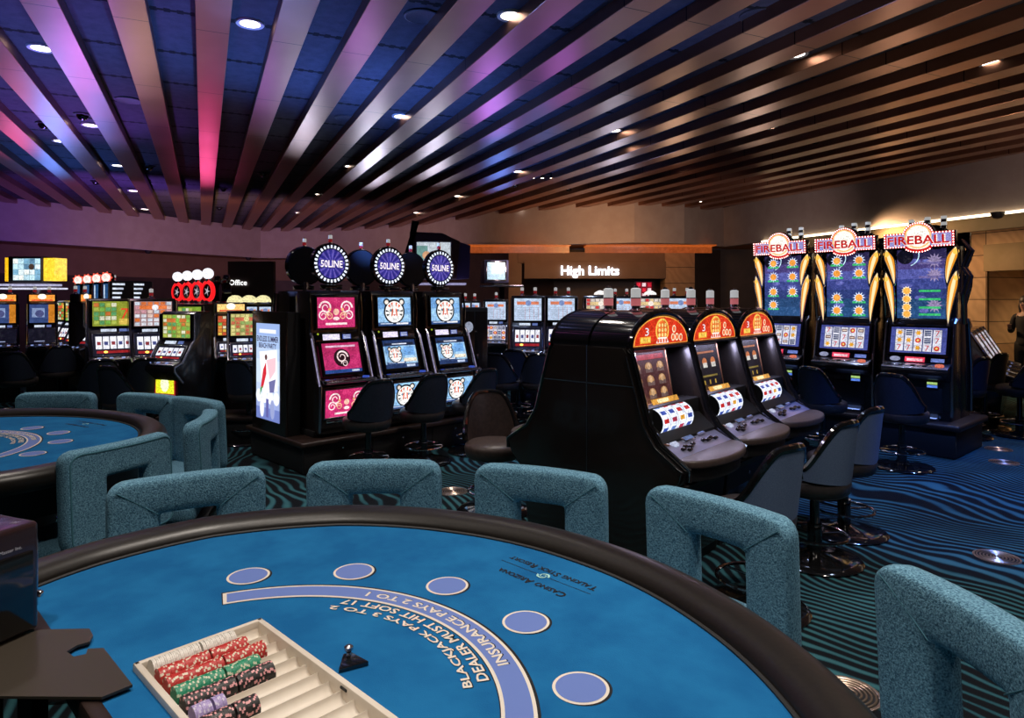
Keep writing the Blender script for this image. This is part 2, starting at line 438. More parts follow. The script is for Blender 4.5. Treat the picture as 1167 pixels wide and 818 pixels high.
def stone():
    m = mat('sandstone_blocks', (0.3, 0.2, 0.1), 0.8); t = NT(m)
    uv = t.t.nodes.new('ShaderNodeTexCoord').outputs['Object']
    sep = t.n('ShaderNodeSeparateXYZ'); t.t.links.new(uv, sep.inputs[0])
    comb = t.n('ShaderNodeCombineXYZ'); t.t.links.new(t.math('MULTIPLY', sep.outputs[1], 1.05), comb.inputs[0]); t.t.links.new(sep.outputs[2], comb.inputs[1])
    br = t.n('ShaderNodeTexBrick'); t.l(comb, 0, br, 0)
    br.offset = 0.0; br.inputs['Scale'].default_value = 1.0; br.inputs['Brick Width'].default_value = 0.78; br.inputs['Row Height'].default_value = 0.42
    br.inputs['Mortar Size'].default_value = 0.008; br.inputs['Color1'].default_value = (0.30, 0.175, 0.09, 1); br.inputs['Color2'].default_value = (0.42, 0.27, 0.15, 1); br.inputs['Mortar'].default_value = (0.05, 0.03, 0.02, 1)
    wv = t.n('ShaderNodeTexWave'); wv.inputs['Scale'].default_value = 2.2; wv.inputs['Distortion'].default_value = 9; wv.inputs['Detail'].default_value = 2
    mp = t.n('ShaderNodeMapping'); mp.inputs['Rotation'].default_value = (0.6, 0.3, 0.9); t.t.links.new(uv, mp.inputs[0]); t.l(mp, 0, wv, 0)
    mx = t.n('ShaderNodeMix', data_type='RGBA', blend_type='MULTIPLY'); mx.inputs[0].default_value = 0.16
    t.t.links.new(br.outputs[0], mx.inputs[6]); t.t.links.new(wv.outputs[0], mx.inputs[7]); t.color(mx.outputs[2])
    return m
STONE = stone()
inner = offs(WALL, 1.5)
band('wall_left', inner[:7], 0, ZS + .03, BROWNW)
band('wall_back', [inner[6], inner[7], inner[8], (1.2, 19.2), (3.2, 18.9), (5.2, 19.0), (6.0, 19.2), (6.9, 18.9)], 0, ZS + .03, DARKW)
# darker lower band along the left wall
dd = offs(WALL[:8], 1.46); band('wall_left_lower', dd, 0, 2.35, DARKW).name = 'trim_3'

# stone wall on the right with a lit doorway in it
def on_wall(x0, y0, x1, y1, k): return (x0 + (x1 - x0) * k, y0 + (y1 - y0) * k)
RW0, RW1 = (6.9, 18.9), (9.55, 10.9)
rdir = Vector((RW1[0] - RW0[0], RW1[1] - RW0[1])).normalized(); rn = Vector((-rdir.y, rdir.x))
def rw(d, depth=0.0):
    p = Vector(RW0) + rdir * d + rn * depth; return (p.x, p.y)
D0, D1, DEND, DTOP = 6.62, 8.9, 26.0, 2.22
mb = MB()
def wallq(mb, a, b, z0, z1, m): mb.add([(a[0], a[1], z0), (b[0], b[1], z0), (b[0], b[1], z1), (a[0], a[1], z1)], [(0, 1, 2, 3)], m)
wallq(mb, rw(0), rw(D0), 0, ZS + .03, STONE); wallq(mb, rw(D0), rw(D1), 2.70, ZS + .03, STONE); wallq(mb, rw(D1), rw(DEND), 0, ZS + .03, STONE)
wallq(mb, rw(D0), rw(D0, 1.3), 0, 2.7, STONE); wallq(mb, rw(D1, 1.3), rw(D1), 0, 2.7, STONE)
wallq(mb, rw(D0, 1.3), rw(D1, 1.3), 0, 2.7, mottled('sand_plaster', (0.50, 0.36, 0.20), (0.56, 0.42, 0.25), 5, 0.8, 0.05))
struct(mb.build('wall_right', smooth=None))
LINT = mottled('olive_lintel', (0.20, 0.145, 0.075), (0.23, 0.165, 0.09), 3, 0.8, 0.0)
mb = MB(); p = rw((D0 + D1) / 2, 0.05)
mb.box(0, 0, 2.46, D1 - D0, 0.28, 0.50, LINT, 0.006, M=T(p[0], p[1], 0) @ Matrix.Rotation(math.atan2(rdir.y, rdir.x), 4, 'Z'))
struct(mb.build('trim_4'))
pl = rw((D0 + D1) / 2 + .3, 0.75); spot(pl[0], pl[1], 2.6, 90, (1.0, 0.70, 0.38), (pl[0] + .3, pl[1] + .1, 0), 130, 0.7, 0.1)
# cove strip glowing at the foot of the right bulkhead
cv = [(6.41 - .02, 15.2), (7.24 - .02, 12.85), (8.15 - .02, 10.3), (9.28, 6.9)]
mb = MB(); cq = [(x - .03, y) for x, y in [(6.1, 16.2), (6.41, 15.2), (7.24, 12.85), (8.15, 10.3), (9.3, 6.9), (10.6, 3.0)]]
mb.tube([(x, y, ZS + 0.0) for x, y in cq], 0.022, E(255, 232, 190, 4.0), 6)
tag(mb.build('cove_light', label=None), 'thin warm glowing cove light strip along the right bulkhead edge', 'light')
mb = MB(); qq = offs([(6.1, 16.2), (6.41, 15.2), (7.24, 12.85), (8.15, 10.3), (9.3, 6.9), (10.6, 3.0)], 0.27)
n_ = len(qq); mb.add([(a, b, ZS - .22) for a, b in qq] + [(a, b, ZS + .05) for a, b in qq], [(i, i + 1, n_ + i + 1, n_ + i) for i in range(n_ - 1)], LINT)
q3 = offs(qq, 0.1); mb.add([(a, b, ZS - .22) for a, b in qq] + [(a, b, ZS - .22) for a, b in q3], [(i + 1, i, n_ + i, n_ + i + 1) for i in range(n_ - 1)], LINT)
struct(mb.build('trim_5', smooth=20))

# far surround, out of the lens: side and rear walls behind the photographer
mb = MB(); wallq(mb, (11.5, -6), (-15.5, -6), 0, ZP, WALLP); struct(mb.build('wall_front', smooth=None))

# ---- High Limits entrance
Yh = 17.6
def zat(py, y): return EYE + (HY - py) / F_PX * y
mb = MB()
x0, x1 = at(590, Yh), at(762, Yh)
mb.box((x0 + x1) / 2, Yh + .30, 2.78, x1 - x0, 0.5, 0.30, BROWNW, 0.01)
mb.box((x0 + x1) / 2 + .05, Yh + .22, 2.45, x1 - x0 - .25, 0.5, 0.46, BROWNW, 0.01)
struct(mb.build('trim_6'))
mb = MB(); mb.box(at(775, Yh), Yh + .3, 1.5, 0.78, 0.6, 3.1, STONE, 0.01); mb.box(at(587, Yh), Yh + .4, 1.5, 0.35, 0.6, 3.1, BROWNW, 0.01)
struct(mb.build('trim_7'))
mb = MB(); mb.text('High Limits', 0, 0, at(705, Yh) - at(639, Yh), E(235, 240, 255, 3.0), RX(90), 0.06)
mb.text('High Limits', 0, 0, at(705, Yh) - at(639, Yh), STEEL, RX(90), 0.0)
o = tag(mb.build('wall_sign'), 'glowing white "High Limits" lettering on brown fascia', 'sign')
o.location = (at(672, Yh), Yh - 0.04, zat(310, Yh))
# coffers under the bulkhead; warm cove light put into their surfaces as a glow
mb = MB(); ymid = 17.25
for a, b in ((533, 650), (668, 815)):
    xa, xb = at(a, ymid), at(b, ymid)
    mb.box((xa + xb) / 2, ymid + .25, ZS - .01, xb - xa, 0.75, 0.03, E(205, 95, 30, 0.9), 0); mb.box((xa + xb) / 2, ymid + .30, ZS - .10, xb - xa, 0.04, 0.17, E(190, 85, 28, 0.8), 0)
tag(mb.build('coffer_glow'), 'orange coffers under the bulkhead above High Limits, cove light painted as a glow', 'light')
# Office sign on its dark panel
Yo = 14.5
mb = MB(); mb.box(at(287, Yo), Yo, (zat(298, Yo) + zat(350, Yo)) / 2, at(313, Yo) - at(261, Yo), 0.15, zat(298, Yo) - zat(350, Yo), DARKW, 0.01)
mb.cyl(at(263, Yo), Yo, 0, .04, 2.3, STEEL, 10); mb.cyl(at(311, Yo), Yo, 0, .04, 2.3, STEEL, 10)
o = mb.build('panel'); tx = MB(); tx.text('Office', 0, 0, at(284, Yo) - at(263.5, Yo), E(240, 240, 240, 2.2), RX(90), 0.03)
so = thing('office_sign', 'dark hanging panel sign reading Office in white letters', 'sign', (0, 0, 0)); o.parent = so; o.name = 'panel'
t2 = tx.build('lettering', so); t2.location = (at(273.5, Yo), Yo - .08, zat(322, Yo))

# ---- ceiling fittings
def pc(px, py, z=ZP):
    y = (z - EYE) * F_PX / (HY - py); return ((px - CX) / F_PX * y, y)
def dl():
    mb = MB(); mb.lathe([(0.085, -0.012), (0.115, -0.018), (0.122, -0.006), (0.122, 0.0)], mat('white_trim', (0.6, 0.6, 0.6), 0.4), 24, cap=False)
    r = mb.build('downlight'); tag(r, 'd', 'ceiling light')
    m2 = MB(); m2.disc(0, 0, 0.088, E(255, 244, 230, 6.0), -0.010, M=RX(180) @ T(0, 0, 0.02)); m2.build('lens', r); return r
d0 = dl(); first = True
DL = [(47, 54), (285, 26), (582, 17), (907, 61), (1131, 71), (103, 142), (69, 160), (134, 188), (152, 217), (20, 213), (165, 238), (457, 132), (399, 189), (364, 221),
      (341, 242), (885, 146), (1060, 167), (900, 201), (700, 148), (697, 166), (591, 195), (746, 190), (522, 223), (413, 235), (590, 236), (475, 242)]
DLN = ['nearest the left edge', 'large, top left between wide beams', 'large, top centre', 'large, upper right', 'at the far right edge']
for k, (px, py) in enumerate(DL):
    x, y = pc(px, py)
    side = 'left' if px < 300 else ('middle' if px < 720 else 'right')
    if k < 5: lb = 'round white downlight in the ceiling, ' + DLN[k]; g = None
    else: lb = 'small round downlight between beams, far %s of the ceiling' % side; g = 'downlights over the %s' % side
    if k == 0: d0.location = (x, y, ZP); d0['label'] = lb; o = d0
    else: o = dup(d0, (x, y, ZP), 0, lb)
    if g: o['group'] = g
def dome():
    mb = MB(); mb.lathe([(0.10, 0), (0.105, -0.012), (0.085, -0.02), (0.07, -0.02)], BLACKM, 24, cap=False)
    r = mb.build('dome_camera'); tag(r, 'd', 'camera')
    m2 = MB(); m2.lathe([(0.07, -0.015), (0.068, -0.04), (0.05, -0.068), (0.025, -0.082), (0.0005, -0.085)], GLOSSB, 20, cap=False); m2.build('dome', r); return r
c0 = dome()
CM = [(703, 64), (552, 154), (511, 202), (573, 190), (94, 130), (50, 140), (170, 189), (109, 206), (300, 197), (254, 214), (893, 135), (929, 158), (250, 236), (587, 209), (648, 214), (709, 188), (800, 208)]
for k, (px, py) in enumerate(CM):
    x, y = pc(px, py)
    side = 'left' if px < 320 else ('middle' if px < 760 else 'right')
    lb = 'black glass dome camera in the ceiling, largest, right of centre' if k == 0 else 'small black dome camera between beams, %s part of ceiling' % side
    if k == 0: c0.location = (x, y, ZP); c0['label'] = lb; o = c0
    else: o = dup(c0, (x, y, ZP), 0, lb); o['group'] = 'dome cameras, %s' % side
for px, py, lb in ((481, 18, 'round dark speaker grille in ceiling left of the top centre downlight'), (864, 17, 'round dark speaker grille in ceiling at top right'),
                   (395, 134, 'round dark blue speaker grille between beams, left centre ceiling'), (147, 114, 'round dark speaker grille in the upper left ceiling')):
    x, y = pc(px, py); mb = MB()
    mb.lathe([(0.0005, -0.008), (0.125, -0.008), (0.14, -0.016), (0.155, -0.012), (0.158, 0)], mottled('grille', (0.04, 0.04, 0.055), (0.06, 0.06, 0.08), 300, 0.6, 0.5), 32)
    o = tag(mb.build('ceiling_speaker'), lb, 'speaker'); o.location = (x, y, ZP)
# track of small spots near the right
for px, py in ((790, 225), (618, 197)):
    x, y = pc(px, py); mb = MB(); mb.box(0, 0, -.02, .5, .05, .03, BLACKM, .004)
    o = tag(mb.build('track_light'), 'short black track with tiny bright spots, %s' % ('far right' if px > 700 else 'far centre'), 'light'); o.location = (x, y, ZP)
    for k in range(3):
        m2 = MB(); m2.lathe([(0.02, 0), (0.035, -.07)], BLACKM, 12, T(-.18 + .18 * k, 0, -.03)); m2.disc(0, 0, .032, E(255, 240, 220, 6), 0, T(-.18 + .18 * k, 0, -.102) @ RX(180)); m2.build('spot_head', o)
for px, py in ((169, 283), (283, 287), (1137, 237)):
    yy = 14.5 if px < 900 else 10.2
    z = zat(py, yy) if px < 900 else ZS
    x = at(px, yy); 
    if px > 900: x, yy, z = at(1137, 10.75), 10.75, ZS - .0
    mb = MB(); mb.lathe([(0.0005, -.10), (.06, -.085), (.09, -.04), (.10, 0), (.10, .01)], BLACKM, 16)
    if px < 900:
        # these hang from the recess at the foot of the bulkhead
        for (a, b) in zip(WALL, WALL[1:]):
            A, B = Vector(a), Vector(b); k_ = (px - CX) / F_PX
            den = (B.x - A.x) - k_ * (B.y - A.y)
            if abs(den) < 1e-6: continue
            s_ = (k_ * A.y - A.x) / den
            if 0 <= s_ <= 1: p = A.lerp(B, s_); x, yy = p.x, p.y; break
        x *= 1.006; yy *= 1.006; z = ZS
    o = tag(mb.build('wall_camera'), 'black dome camera under the bulkhead, %s' % ('far left' if px < 200 else ('above the Office sign' if px < 300 else 'right')), 'camera'); o.location = (x, yy, z)
# floor diffusers
for px, py, lb in ((1136, 635, 'round bronze floor diffuser on the blue carpet, far right'), (1107, 692, 'round floor diffuser half hidden behind the nearest chair back'),
                   (966, 790, 'round floor diffuser beside the table rail, lower right'), (516, 560, 'small round floor diffuser between two chair backs'),
                   (1138, 512, 'round floor diffuser by the right machine base, farther one'), (1144, 527, 'round floor diffuser by the right machine base, nearer one')):
    y = EYE * F_PX / (py - HY); x = at(px, y); mb = MB(); br = mat('bronze_grille', (0.55, 0.42, 0.33), 0.35, 0.9)
    mb.lathe([(0.155, 0), (0.155, .005), (.145, .007), (.14, .005)], br, 32, cap=False); mb.disc(0, 0, .15, BLACKM, .0015, seg=32)
    o = tag(mb.build('floor_diffuser'), lb, 'floor vent'); o.location = (x, y, 0); o.scale = (.86, .86, 1)
    for r_ in (.018, .04, .062, .084, .106, .128):
        m2 = MB(); m2.torus(r_, .0055, br, T(0, 0, .004), 28, 6)
        o2 = m2.build('ring', o)
# ================================================================== blackjack tables
TZ = 0.97; H0 = EYE - TZ                 # felt height, eye above the felt
FELT = mottled('blue_felt', (0.006, 0.105, 0.29), (0.011, 0.145, 0.36), 7, 0.95, 0.0, spec=0.15)
_t = NT(FELT); _o = _t.obj(); _t.bump(_t.noise(420, _o, 2, 0.6), 0.35, 0.002)
P_WHITE = mat('print_cream', (0.72, 0.66, 0.58), 0.9); P_PER = mat('print_periwinkle', (0.13, 0.20, 0.52), 0.9); P_BLK = mat('print_black', (0.006, 0.007, 0.010), 0.9)
P_AQ = mat('print_aqua', (0.35, 0.65, 0.62), 0.9)
RT = [(0, 1.322), (25, 1.335), (47, 1.360), (70, 1.345), (88, 1.27), (99, 1.205)]
def rfelt(a):
    a = abs(a)
    for (a0, r0), (a1, r1) in zip(RT, RT[1:]):
        if a <= a1: 
            k = (a - a0) / (a1 - a0)
            return (r0 + (r1 - r0) * k) * H0
    return RT[-1][1] * H0
AMAX = 99
def pol(r, a): a = math.radians(a); return (r * math.sin(a), r * math.cos(a))     # angle from the players' axis (+Y), clockwise
NSEG = 96
HOLE = [(-.285, .289, -.062, .194)]
def make_table(label, loc, rz):
    t = thing('blackjack_table', label, 'table', loc, rz)
    # felt with its printed layout
    mb = MB()
    out = [pol(rfelt(-AMAX + 2 * AMAX * k / NSEG) + .01, -AMAX + 2 * AMAX * k / NSEG) for k in range(NSEG + 1)]
    b = bmesh.new(); b.faces.new([b.verts.new((p[0], p[1], TZ)) for p in out[::-1]])
    if HOLE[0]:                      # opening for the chip tray
        hx0, hx1, hy0, hy1 = HOLE[0]
        for co, no in (((hx0, 0, 0), (1, 0, 0)), ((hx1, 0, 0), (1, 0, 0)), ((0, hy0, 0), (0, 1, 0)), ((0, hy1, 0), (0, 1, 0))):
            bmesh.ops.bisect_plane(b, geom=b.verts[:] + b.edges[:] + b.faces[:], plane_co=co, plane_no=no)
        dele = [f for f in b.faces if hx0 < f.calc_center_median().x < hx1 and hy0 < f.calc_center_median().y < hy1]
        bmesh.ops.delete(b, geom=dele, context='FACES')
    mb.bm(b, FELT)
    yc = out[0][1]; xc = abs(out[0][0])
    A0 = 0.0
    for k in range(6):
        a = -62.5 + 25 * k; x, y = pol(.862 * H0, a)
        mb.disc(x + .003, y + .002, .0555, P_BLK, TZ + .0006, seg=40); mb.disc(x, y, .0535, P_WHITE, TZ + .0010, seg=40); mb.disc(x, y, .0475, P_PER, TZ + .0014, seg=40)
    R0, R1 = .650 * H0, .738 * H0
    def sect(r0, r1, a0, a1, m, z):
        pts = []; n = 60
        vs = []; fs = []
        for k in range(n + 1):
            a = a0 + (a1 - a0) * k / n
            p0 = pol(r0, a); p1 = pol(r1, a); vs += [(p0[0], p0[1], z), (p1[0], p1[1], z)]
        for k in range(n): fs.append((2 * k, 2 * k + 1, 2 * k + 3, 2 * k + 2)[::-1])
        mb.add(vs, fs, m)
    sect(R0 - .002, R1 + .006, -68.6, 70.6, P_BLK, TZ + .0006)
    sect(R0, R1, -68.3, 70.3, P_WHITE, TZ + .0010); sect(R0 + .007, R1 - .007, -67.3, 69.3, P_PER, TZ + .0014)
    def arc_text(s, r, a_start, a_end, h, m, z):
        # reads for the players seated outside: runs from the right hand side round to the left
        L = math.radians(abs(a_start - a_end)) * r
        def b(x, y):
            a = math.radians((a_start + a_end) / 2) - x / r; rr = r - y
            return (rr * math.sin(a), rr * math.cos(a))
        mb.text(s, 0, 0, L, m, None, z, h, b)
    for s, r, a, h in (('BLACKJACK PAYS 3 TO 2', .580 * H0, 34.5, .0235), ('DEALER MUST HIT SOFT 17', .621 * H0, 32.5, .0235), ('INSURANCE PAYS 2 TO 1', .692 * H0, 27.5, .0235)):
        off = -0.9
        for q_, (m, z, d) in enumerate(((P_BLK, .0018, -.0016), (P_WHITE, .0022, 0))):
            arc_text(s, r - d, a + off, -a + off, h + (0.003 if q_ == 0 else 0), m, TZ + z)
    # house lettering in small capitals, either side of a swirl
    def ht(parts, y, total, mm=P_BLK):
        x = 0; ws = []
        for s, k in parts:
            v, f, x0, x1, y0, y1 = text_geo(s); ws.append((x1 - x0) * k)
        gap = .16; tot = sum(ws)
        gaps = [0.30 if parts[i][1] == 1 and i > 0 else 0.05 for i in range(len(parts))]; gaps[0] = 0
        sc = total / (tot + sum(gaps)); x = -total / 2
        for (s, k), w_, g in zip(parts, ws, gaps):
            x += g * sc
            Mx = T(0, y, 0) @ RZ(180)
            v, f, x0, x1, y0, y1 = text_geo(s)
            hgt = (y1 - y0) * k * sc
            mb.text(s, x + w_ * sc / 2, hgt / 2, w_ * sc, mm, Mx, TZ + .0012); x += w_ * sc
    ht([('C', 1), ('ASINO', .76), ('A', 1), ('RIZONA', .76)], 1.082 * H0, .232)
    ht([('T', 1), ('ALKING', .76), ('S', 1), ('TICK', .76), ('R', 1), ('ESORT', .76)], 1.195 * H0, .300)
    yy = 1.135 * H0
    mb.rect(-.155, yy - .0008, -.022, yy + .0008, P_BLK, TZ + .001); mb.rect(.022, yy - .0008, .155, yy + .0008, P_BLK, TZ + .001)
    for k in range(2):
        pts = []
        for q_ in range(14):
            a = PI * k + q_ * .42; r = .017 - q_ * .00105; pts.append((r * math.cos(a), r * math.sin(a), r * .82))
        vs = []; fs = []
        for i, (x, y, r) in enumerate(pts):
            wd = .0032 * (1 - i / 16); d = math.hypot(x, y); ux, uy = x / d, y / d
            vs += [(x - ux * wd, yy + y - uy * wd, TZ + .0014), (x + ux * wd, yy + y + uy * wd, TZ + .0014)]
        for i in range(len(pts) - 1): fs.append((2 * i, 2 * i + 1, 2 * i + 3, 2 * i + 2))
        mb.add(vs, fs, P_AQ)
    mb.build('felt_top', t, smooth=None)
    # padded rail
    prof = [(0.0, -.03), (0.0, .004), (.006, .016), (.022, .030), (.045, .038), (.075, .040), (.102, .034), (.122, .018), (.130, -.004), (.126, -.030), (.110, -.052), (.05, -.060)]
    mb = MB(); vs = []; fs = []; n = len(prof)
    N2 = 120
    for k in range(N2 + 1):
        a = -AMAX + 2 * AMAX * k / N2
        for d, z in prof:
            x, y = pol(rfelt(a) + d, a); vs.append((x, y, TZ + z))
    for k in range(N2):
        for i in range(n - 1): fs.append((k * n + i, k * n + i + 1, (k + 1) * n + i + 1, (k + 1) * n + i))
    fs.append(tuple(range(n))); fs.append(tuple(N2 * n + i for i in range(n))[::-1])
    mb.add(vs, fs, RAILL); mb.build('padded_rail', t, smooth=60)
    mb = MB(); mb.tube([pol(rfelt(-AMAX + 2 * AMAX * k / 100) - .004, -AMAX + 2 * AMAX * k / 100) + (TZ + .001,) for k in range(101)], .006, BLACKM, 6)
    mb.build('rail_welt', t)
    # dealer edge, apron and body
    mb = MB(); mb.box(0, yc - .012, TZ - .02, 2 * xc + .04, .030, .046, WOODK, .006); mb.build('dealer_edge', t)
    mb = MB(); body = [pol(rfelt(-90 + 180 * k / 40) + .02, -90 + 180 * k / 40) for k in range(41)]
    body = [(p[0], max(p[1], yc + .0)) for p in body] ; body += [(-xc * .0 + -.9, yc)] if False else []
    mb.prism(body[::-1], .13, BLACKM, T(0, 0, TZ - .19)); mb.build('apron', t)
    mb = MB(); ped = [(.55 * math.cos(2 * PI * k / 32), .15 + .32 * math.sin(2 * PI * k / 32)) for k in range(32)]
    mb.prism(ped, TZ - .2, BLACKM, T(0, .1, 0.02)); mb.prism([(p[0] * 1.25, p[1] * 1.25) for p in ped], .05, BLACKM, T(0, .05, 0)); mb.build('pedestal', t)
    return t
CT1 = (-.676 * H0, 1.585 * H0)
# world angle of the players' axis: 46 deg for the near table, 61 for the far one
tb1 = make_table('blue felt blackjack table filling the foreground, chip tray set in it', (CT1[0], CT1[1], 0), math.radians(46 - 90))
CT2 = (-2.88, 3.15)
HOLE[0] = None
tb2 = make_table('second blue felt blackjack table, cut by the left edge of the photo', (CT2[0], CT2[1], 0), math.radians(61 - 90))

# ---- blackjack chairs: square padded backs with a window
def chair_back():
    W, Hh, w_, h_, th = .52, .43, .185, .190, .078
    zc = .85; zo = -.012
    N = 18; side = [-1 + 2 * k / N for k in range(N)]
    side = [math.copysign(abs(a) ** .8, a) for a in side]
    ring = [(a, 1) for a in side] + [(1, -a) for a in side] + [(-a, -1) for a in side] + [(-1, a) for a in side]
    def rr(q, W, H, r):
        x, z = q[0] * W / 2, q[1] * H / 2
        cx = max(-W / 2 + r, min(W / 2 - r, x)); cz = max(-H / 2 + r, min(H / 2 - r, z))
        dx, dz = x - cx, z - cz; d = math.hypot(dx, dz)
        if d > 1e-6 and abs(dx) > 1e-6 and abs(dz) > 1e-6: dx, dz = dx / d * r, dz / d * r
        return cx + dx, cz + dz
    sec = []
    for k in range(7): a = -PI / 2 + PI * k / 6; sec.append((1 - .085 * (1 - math.cos(a)), .5 * math.sin(a)))       # outer edge, rounded
    sec += [(.8, .535), (.5, .56), (.25, .545)]
    for k in range(7): a = PI / 2 - PI * k / 6; sec.append((.0 + .12 * (1 - math.cos(a)), .5 * math.sin(a)))
    sec += [(.25, -.5), (.5, -.5), (.8, -.5)]
    def bend(x, y, z): return (x, y - .55 * x * x + .05 * (z - zc) * -1.0, z)
    vs = []; fs = []; n = len(sec)
    for q in ring:
        ox, oz = rr(q, W, Hh, .055); ix, iz = rr(q, w_, h_, .012); iz += zo
        for s_, y in sec: vs.append(bend(ix + (ox - ix) * s_, -y * th, zc + iz + (oz - iz) * s_))
    m = len(ring)
    for k in range(m):
        j = (k + 1) % m
        for i in range(n): fs.append((k * n + i, k * n + (i + 1) % n, j * n + (i + 1) % n, j * n + i))
    mb = MB(); mb.add(vs, fs, TEAL)
    b = mb
    sms = []
    for sx in (-1, 1):
        for sz in (-1, 1):
            pts = []
            for k in range(9):
                f = .06 + .86 * k / 8; x = sx * (w_ / 2 + (W / 2 - .018 - w_ / 2) * f); z = zo * (1 - f) + sz * (h_ / 2 + (Hh / 2 - .018 - h_ / 2) * f)
                pts.append(bend(x, -th * .552, zc + z))
            sm = MB(); sms.append(sm); sm.tube(pts, .0016, PIPING, 5)
    pp = MB(); pts = []
    for q in ring:
        ox, oz = rr(q, W - .035, Hh - .035, .045); pts.append(bend(ox, th * .49, zc + oz))
    pp.tube(pts, .004, PIPING, 6, True)
    return b, sms, pp
_cb = chair_back()
def make_bj_chair(label, loc, rz):
    """front of the chair (the sitter's front) is local -Y"""
    t = thing('table_chair', label, 'chair', loc, rz)
    bk = _cb[0].build('backrest', t, 60)
    for q_ in _cb[1]: q_.build('seam', bk)
    _cb[2].build('piping', bk)
    mb = MB(); mb.box(0, -.25, .60, .50, .46, .10, TEAL, .035, seg=3); mb.build('seat', t, 60)
    mb = MB(); mb.box(0, -.22, .535, .52, .50, .05, BLACKM, .02); mb.tube([(-.12, .02, .53), (-.12, .06, .60), (-.12, .035, .68)], .014, GLOSSB); mb.tube([(.12, .02, .53), (.12, .06, .60), (.12, .035, .68)], .014, GLOSSB); mb.build('seat_shell', t)
    mb = MB(); mb.cyl(0, -.24, .03, .035, .50, GLOSSB); mb.build('pole', t)
    mb = MB(); mb.lathe([(.27, 0), (.27, .012), (.24, .022), (.05, .045), (.05, .05)], GLOSSB, 32, T(0, -.24, 0)); mb.build('base', t)
    mb = MB(); mb.torus(.19, .010, CHROME, T(0, -.24, .22)); 
    for k in range(3):
        a = 2 * PI * k / 3; mb.tube([(.03 * math.cos(a), -.24 + .03 * math.sin(a), .22), (.19 * math.cos(a), -.24 + .19 * math.sin(a), .22)], .008, CHROME)
    mb.build('footrest', t)
    return t
_proto = None
def bj_chair(label, C, ang, r, tw=0):
    """chair whose back stands at radius r from the table centre C, world angle ang, facing the table"""
    global _proto
    a = math.radians(ang); x, y = C[0] + r * math.cos(a), C[1] + r * math.sin(a)
    rz = face(-math.cos(a), -math.sin(a)) + math.radians(tw)
    if _proto is None: _proto = make_bj_chair(label, (x, y, 0), rz); _proto['group'] = 'teal chairs around the near table'; return _proto
    return dup(_proto, (x, y, 0), rz, label)
G1, G2 = 'teal chairs around the near table', 'teal chairs around the left table'
for ang, r, tw, lb in ((120, 1.45, 0, 'teal tweed chair at the near table, leftmost of its row'), (93, 1.45, 0, 'teal tweed chair at the near table, directly behind the long rail'),
                   (66.5, 1.45, 0, 'teal tweed chair at the near table, in front of the arched machines'), (39.5, 1.47, 0, 'teal tweed chair at the near table, blue seat seen through its window'),
                   (7.7, 1.46, -2, 'large teal tweed chair back cut by the lower right corner')):
    bj_chair(lb, (-.46, 1.19), ang, r, tw)
for ang, r, tw, lb in ((98, 1.41, -6, 'teal chair beyond the left table, seen face on at far side'), (70, 1.40, -2, 'teal chair at the left table, second from the left'),
                       (51, 1.43, 6, 'teal chair at the left table, partly behind the edge-on chair'), (22, 1.32, -8, 'teal chair at the left table, seen edge on from behind'),
                       (-9, 1.17, -13, 'teal chair seen from behind with diagonal seams, nearest at left table')):
    bj_chair(lb, CT2, ang, r, tw)['group'] = G2

# ---- chip tray, let into the dealer's side of the near table
tray = thing('chip_tray', 'ivory chip tray with ribbed tubes set into the near table', 'tray', (CT1[0], CT1[1], 0), math.radians(46 - 90))
X0, X1, Y0, Y1 = -.288, .292, -.065, .197
mb = MB(); wl = .013; ht_ = .016
for (a, b, c, d) in ((X0, Y0, X1, Y0 + wl), (X0, Y1 - wl, X1, Y1), (X0, Y0, X0 + wl, Y1), (X1 - wl, Y0, X1, Y1)):
    mb.box((a + c) / 2, (b + d) / 2, TZ + .014 - .018, c - a, d - b, .036, IVORY, .003)
mb.build('rim', tray)
mb = MB(); NT_ = 13; pitch = (X1 - X0 - 2 * wl) / NT_; rad = pitch / 2
vs = []; fs = []; prof = []
for k in range(NT_):
    xc_ = X0 + wl + pitch * (k + .5)
    for q_ in range(9):
        a = PI + PI * q_ / 8
        prof.append((xc_ + rad * .97 * math.cos(a), TZ - .0005 + .80 * rad * math.sin(a)))
for x, z in prof: vs += [(x, Y0 + wl, z), (x, Y1 - wl, z)]
for k in range(len(prof) - 1): fs.append((2 * k, 2 * k + 2, 2 * k + 3, 2 * k + 1))
mb.add(vs, fs, IVORY)
mb.build('tubes', tray, 50)
mb = MB(); mb.box(0.075, Y1 - wl - .001, TZ + .006, .020, .003, .004, BLACKM); mb.build('latch_slot', tray)

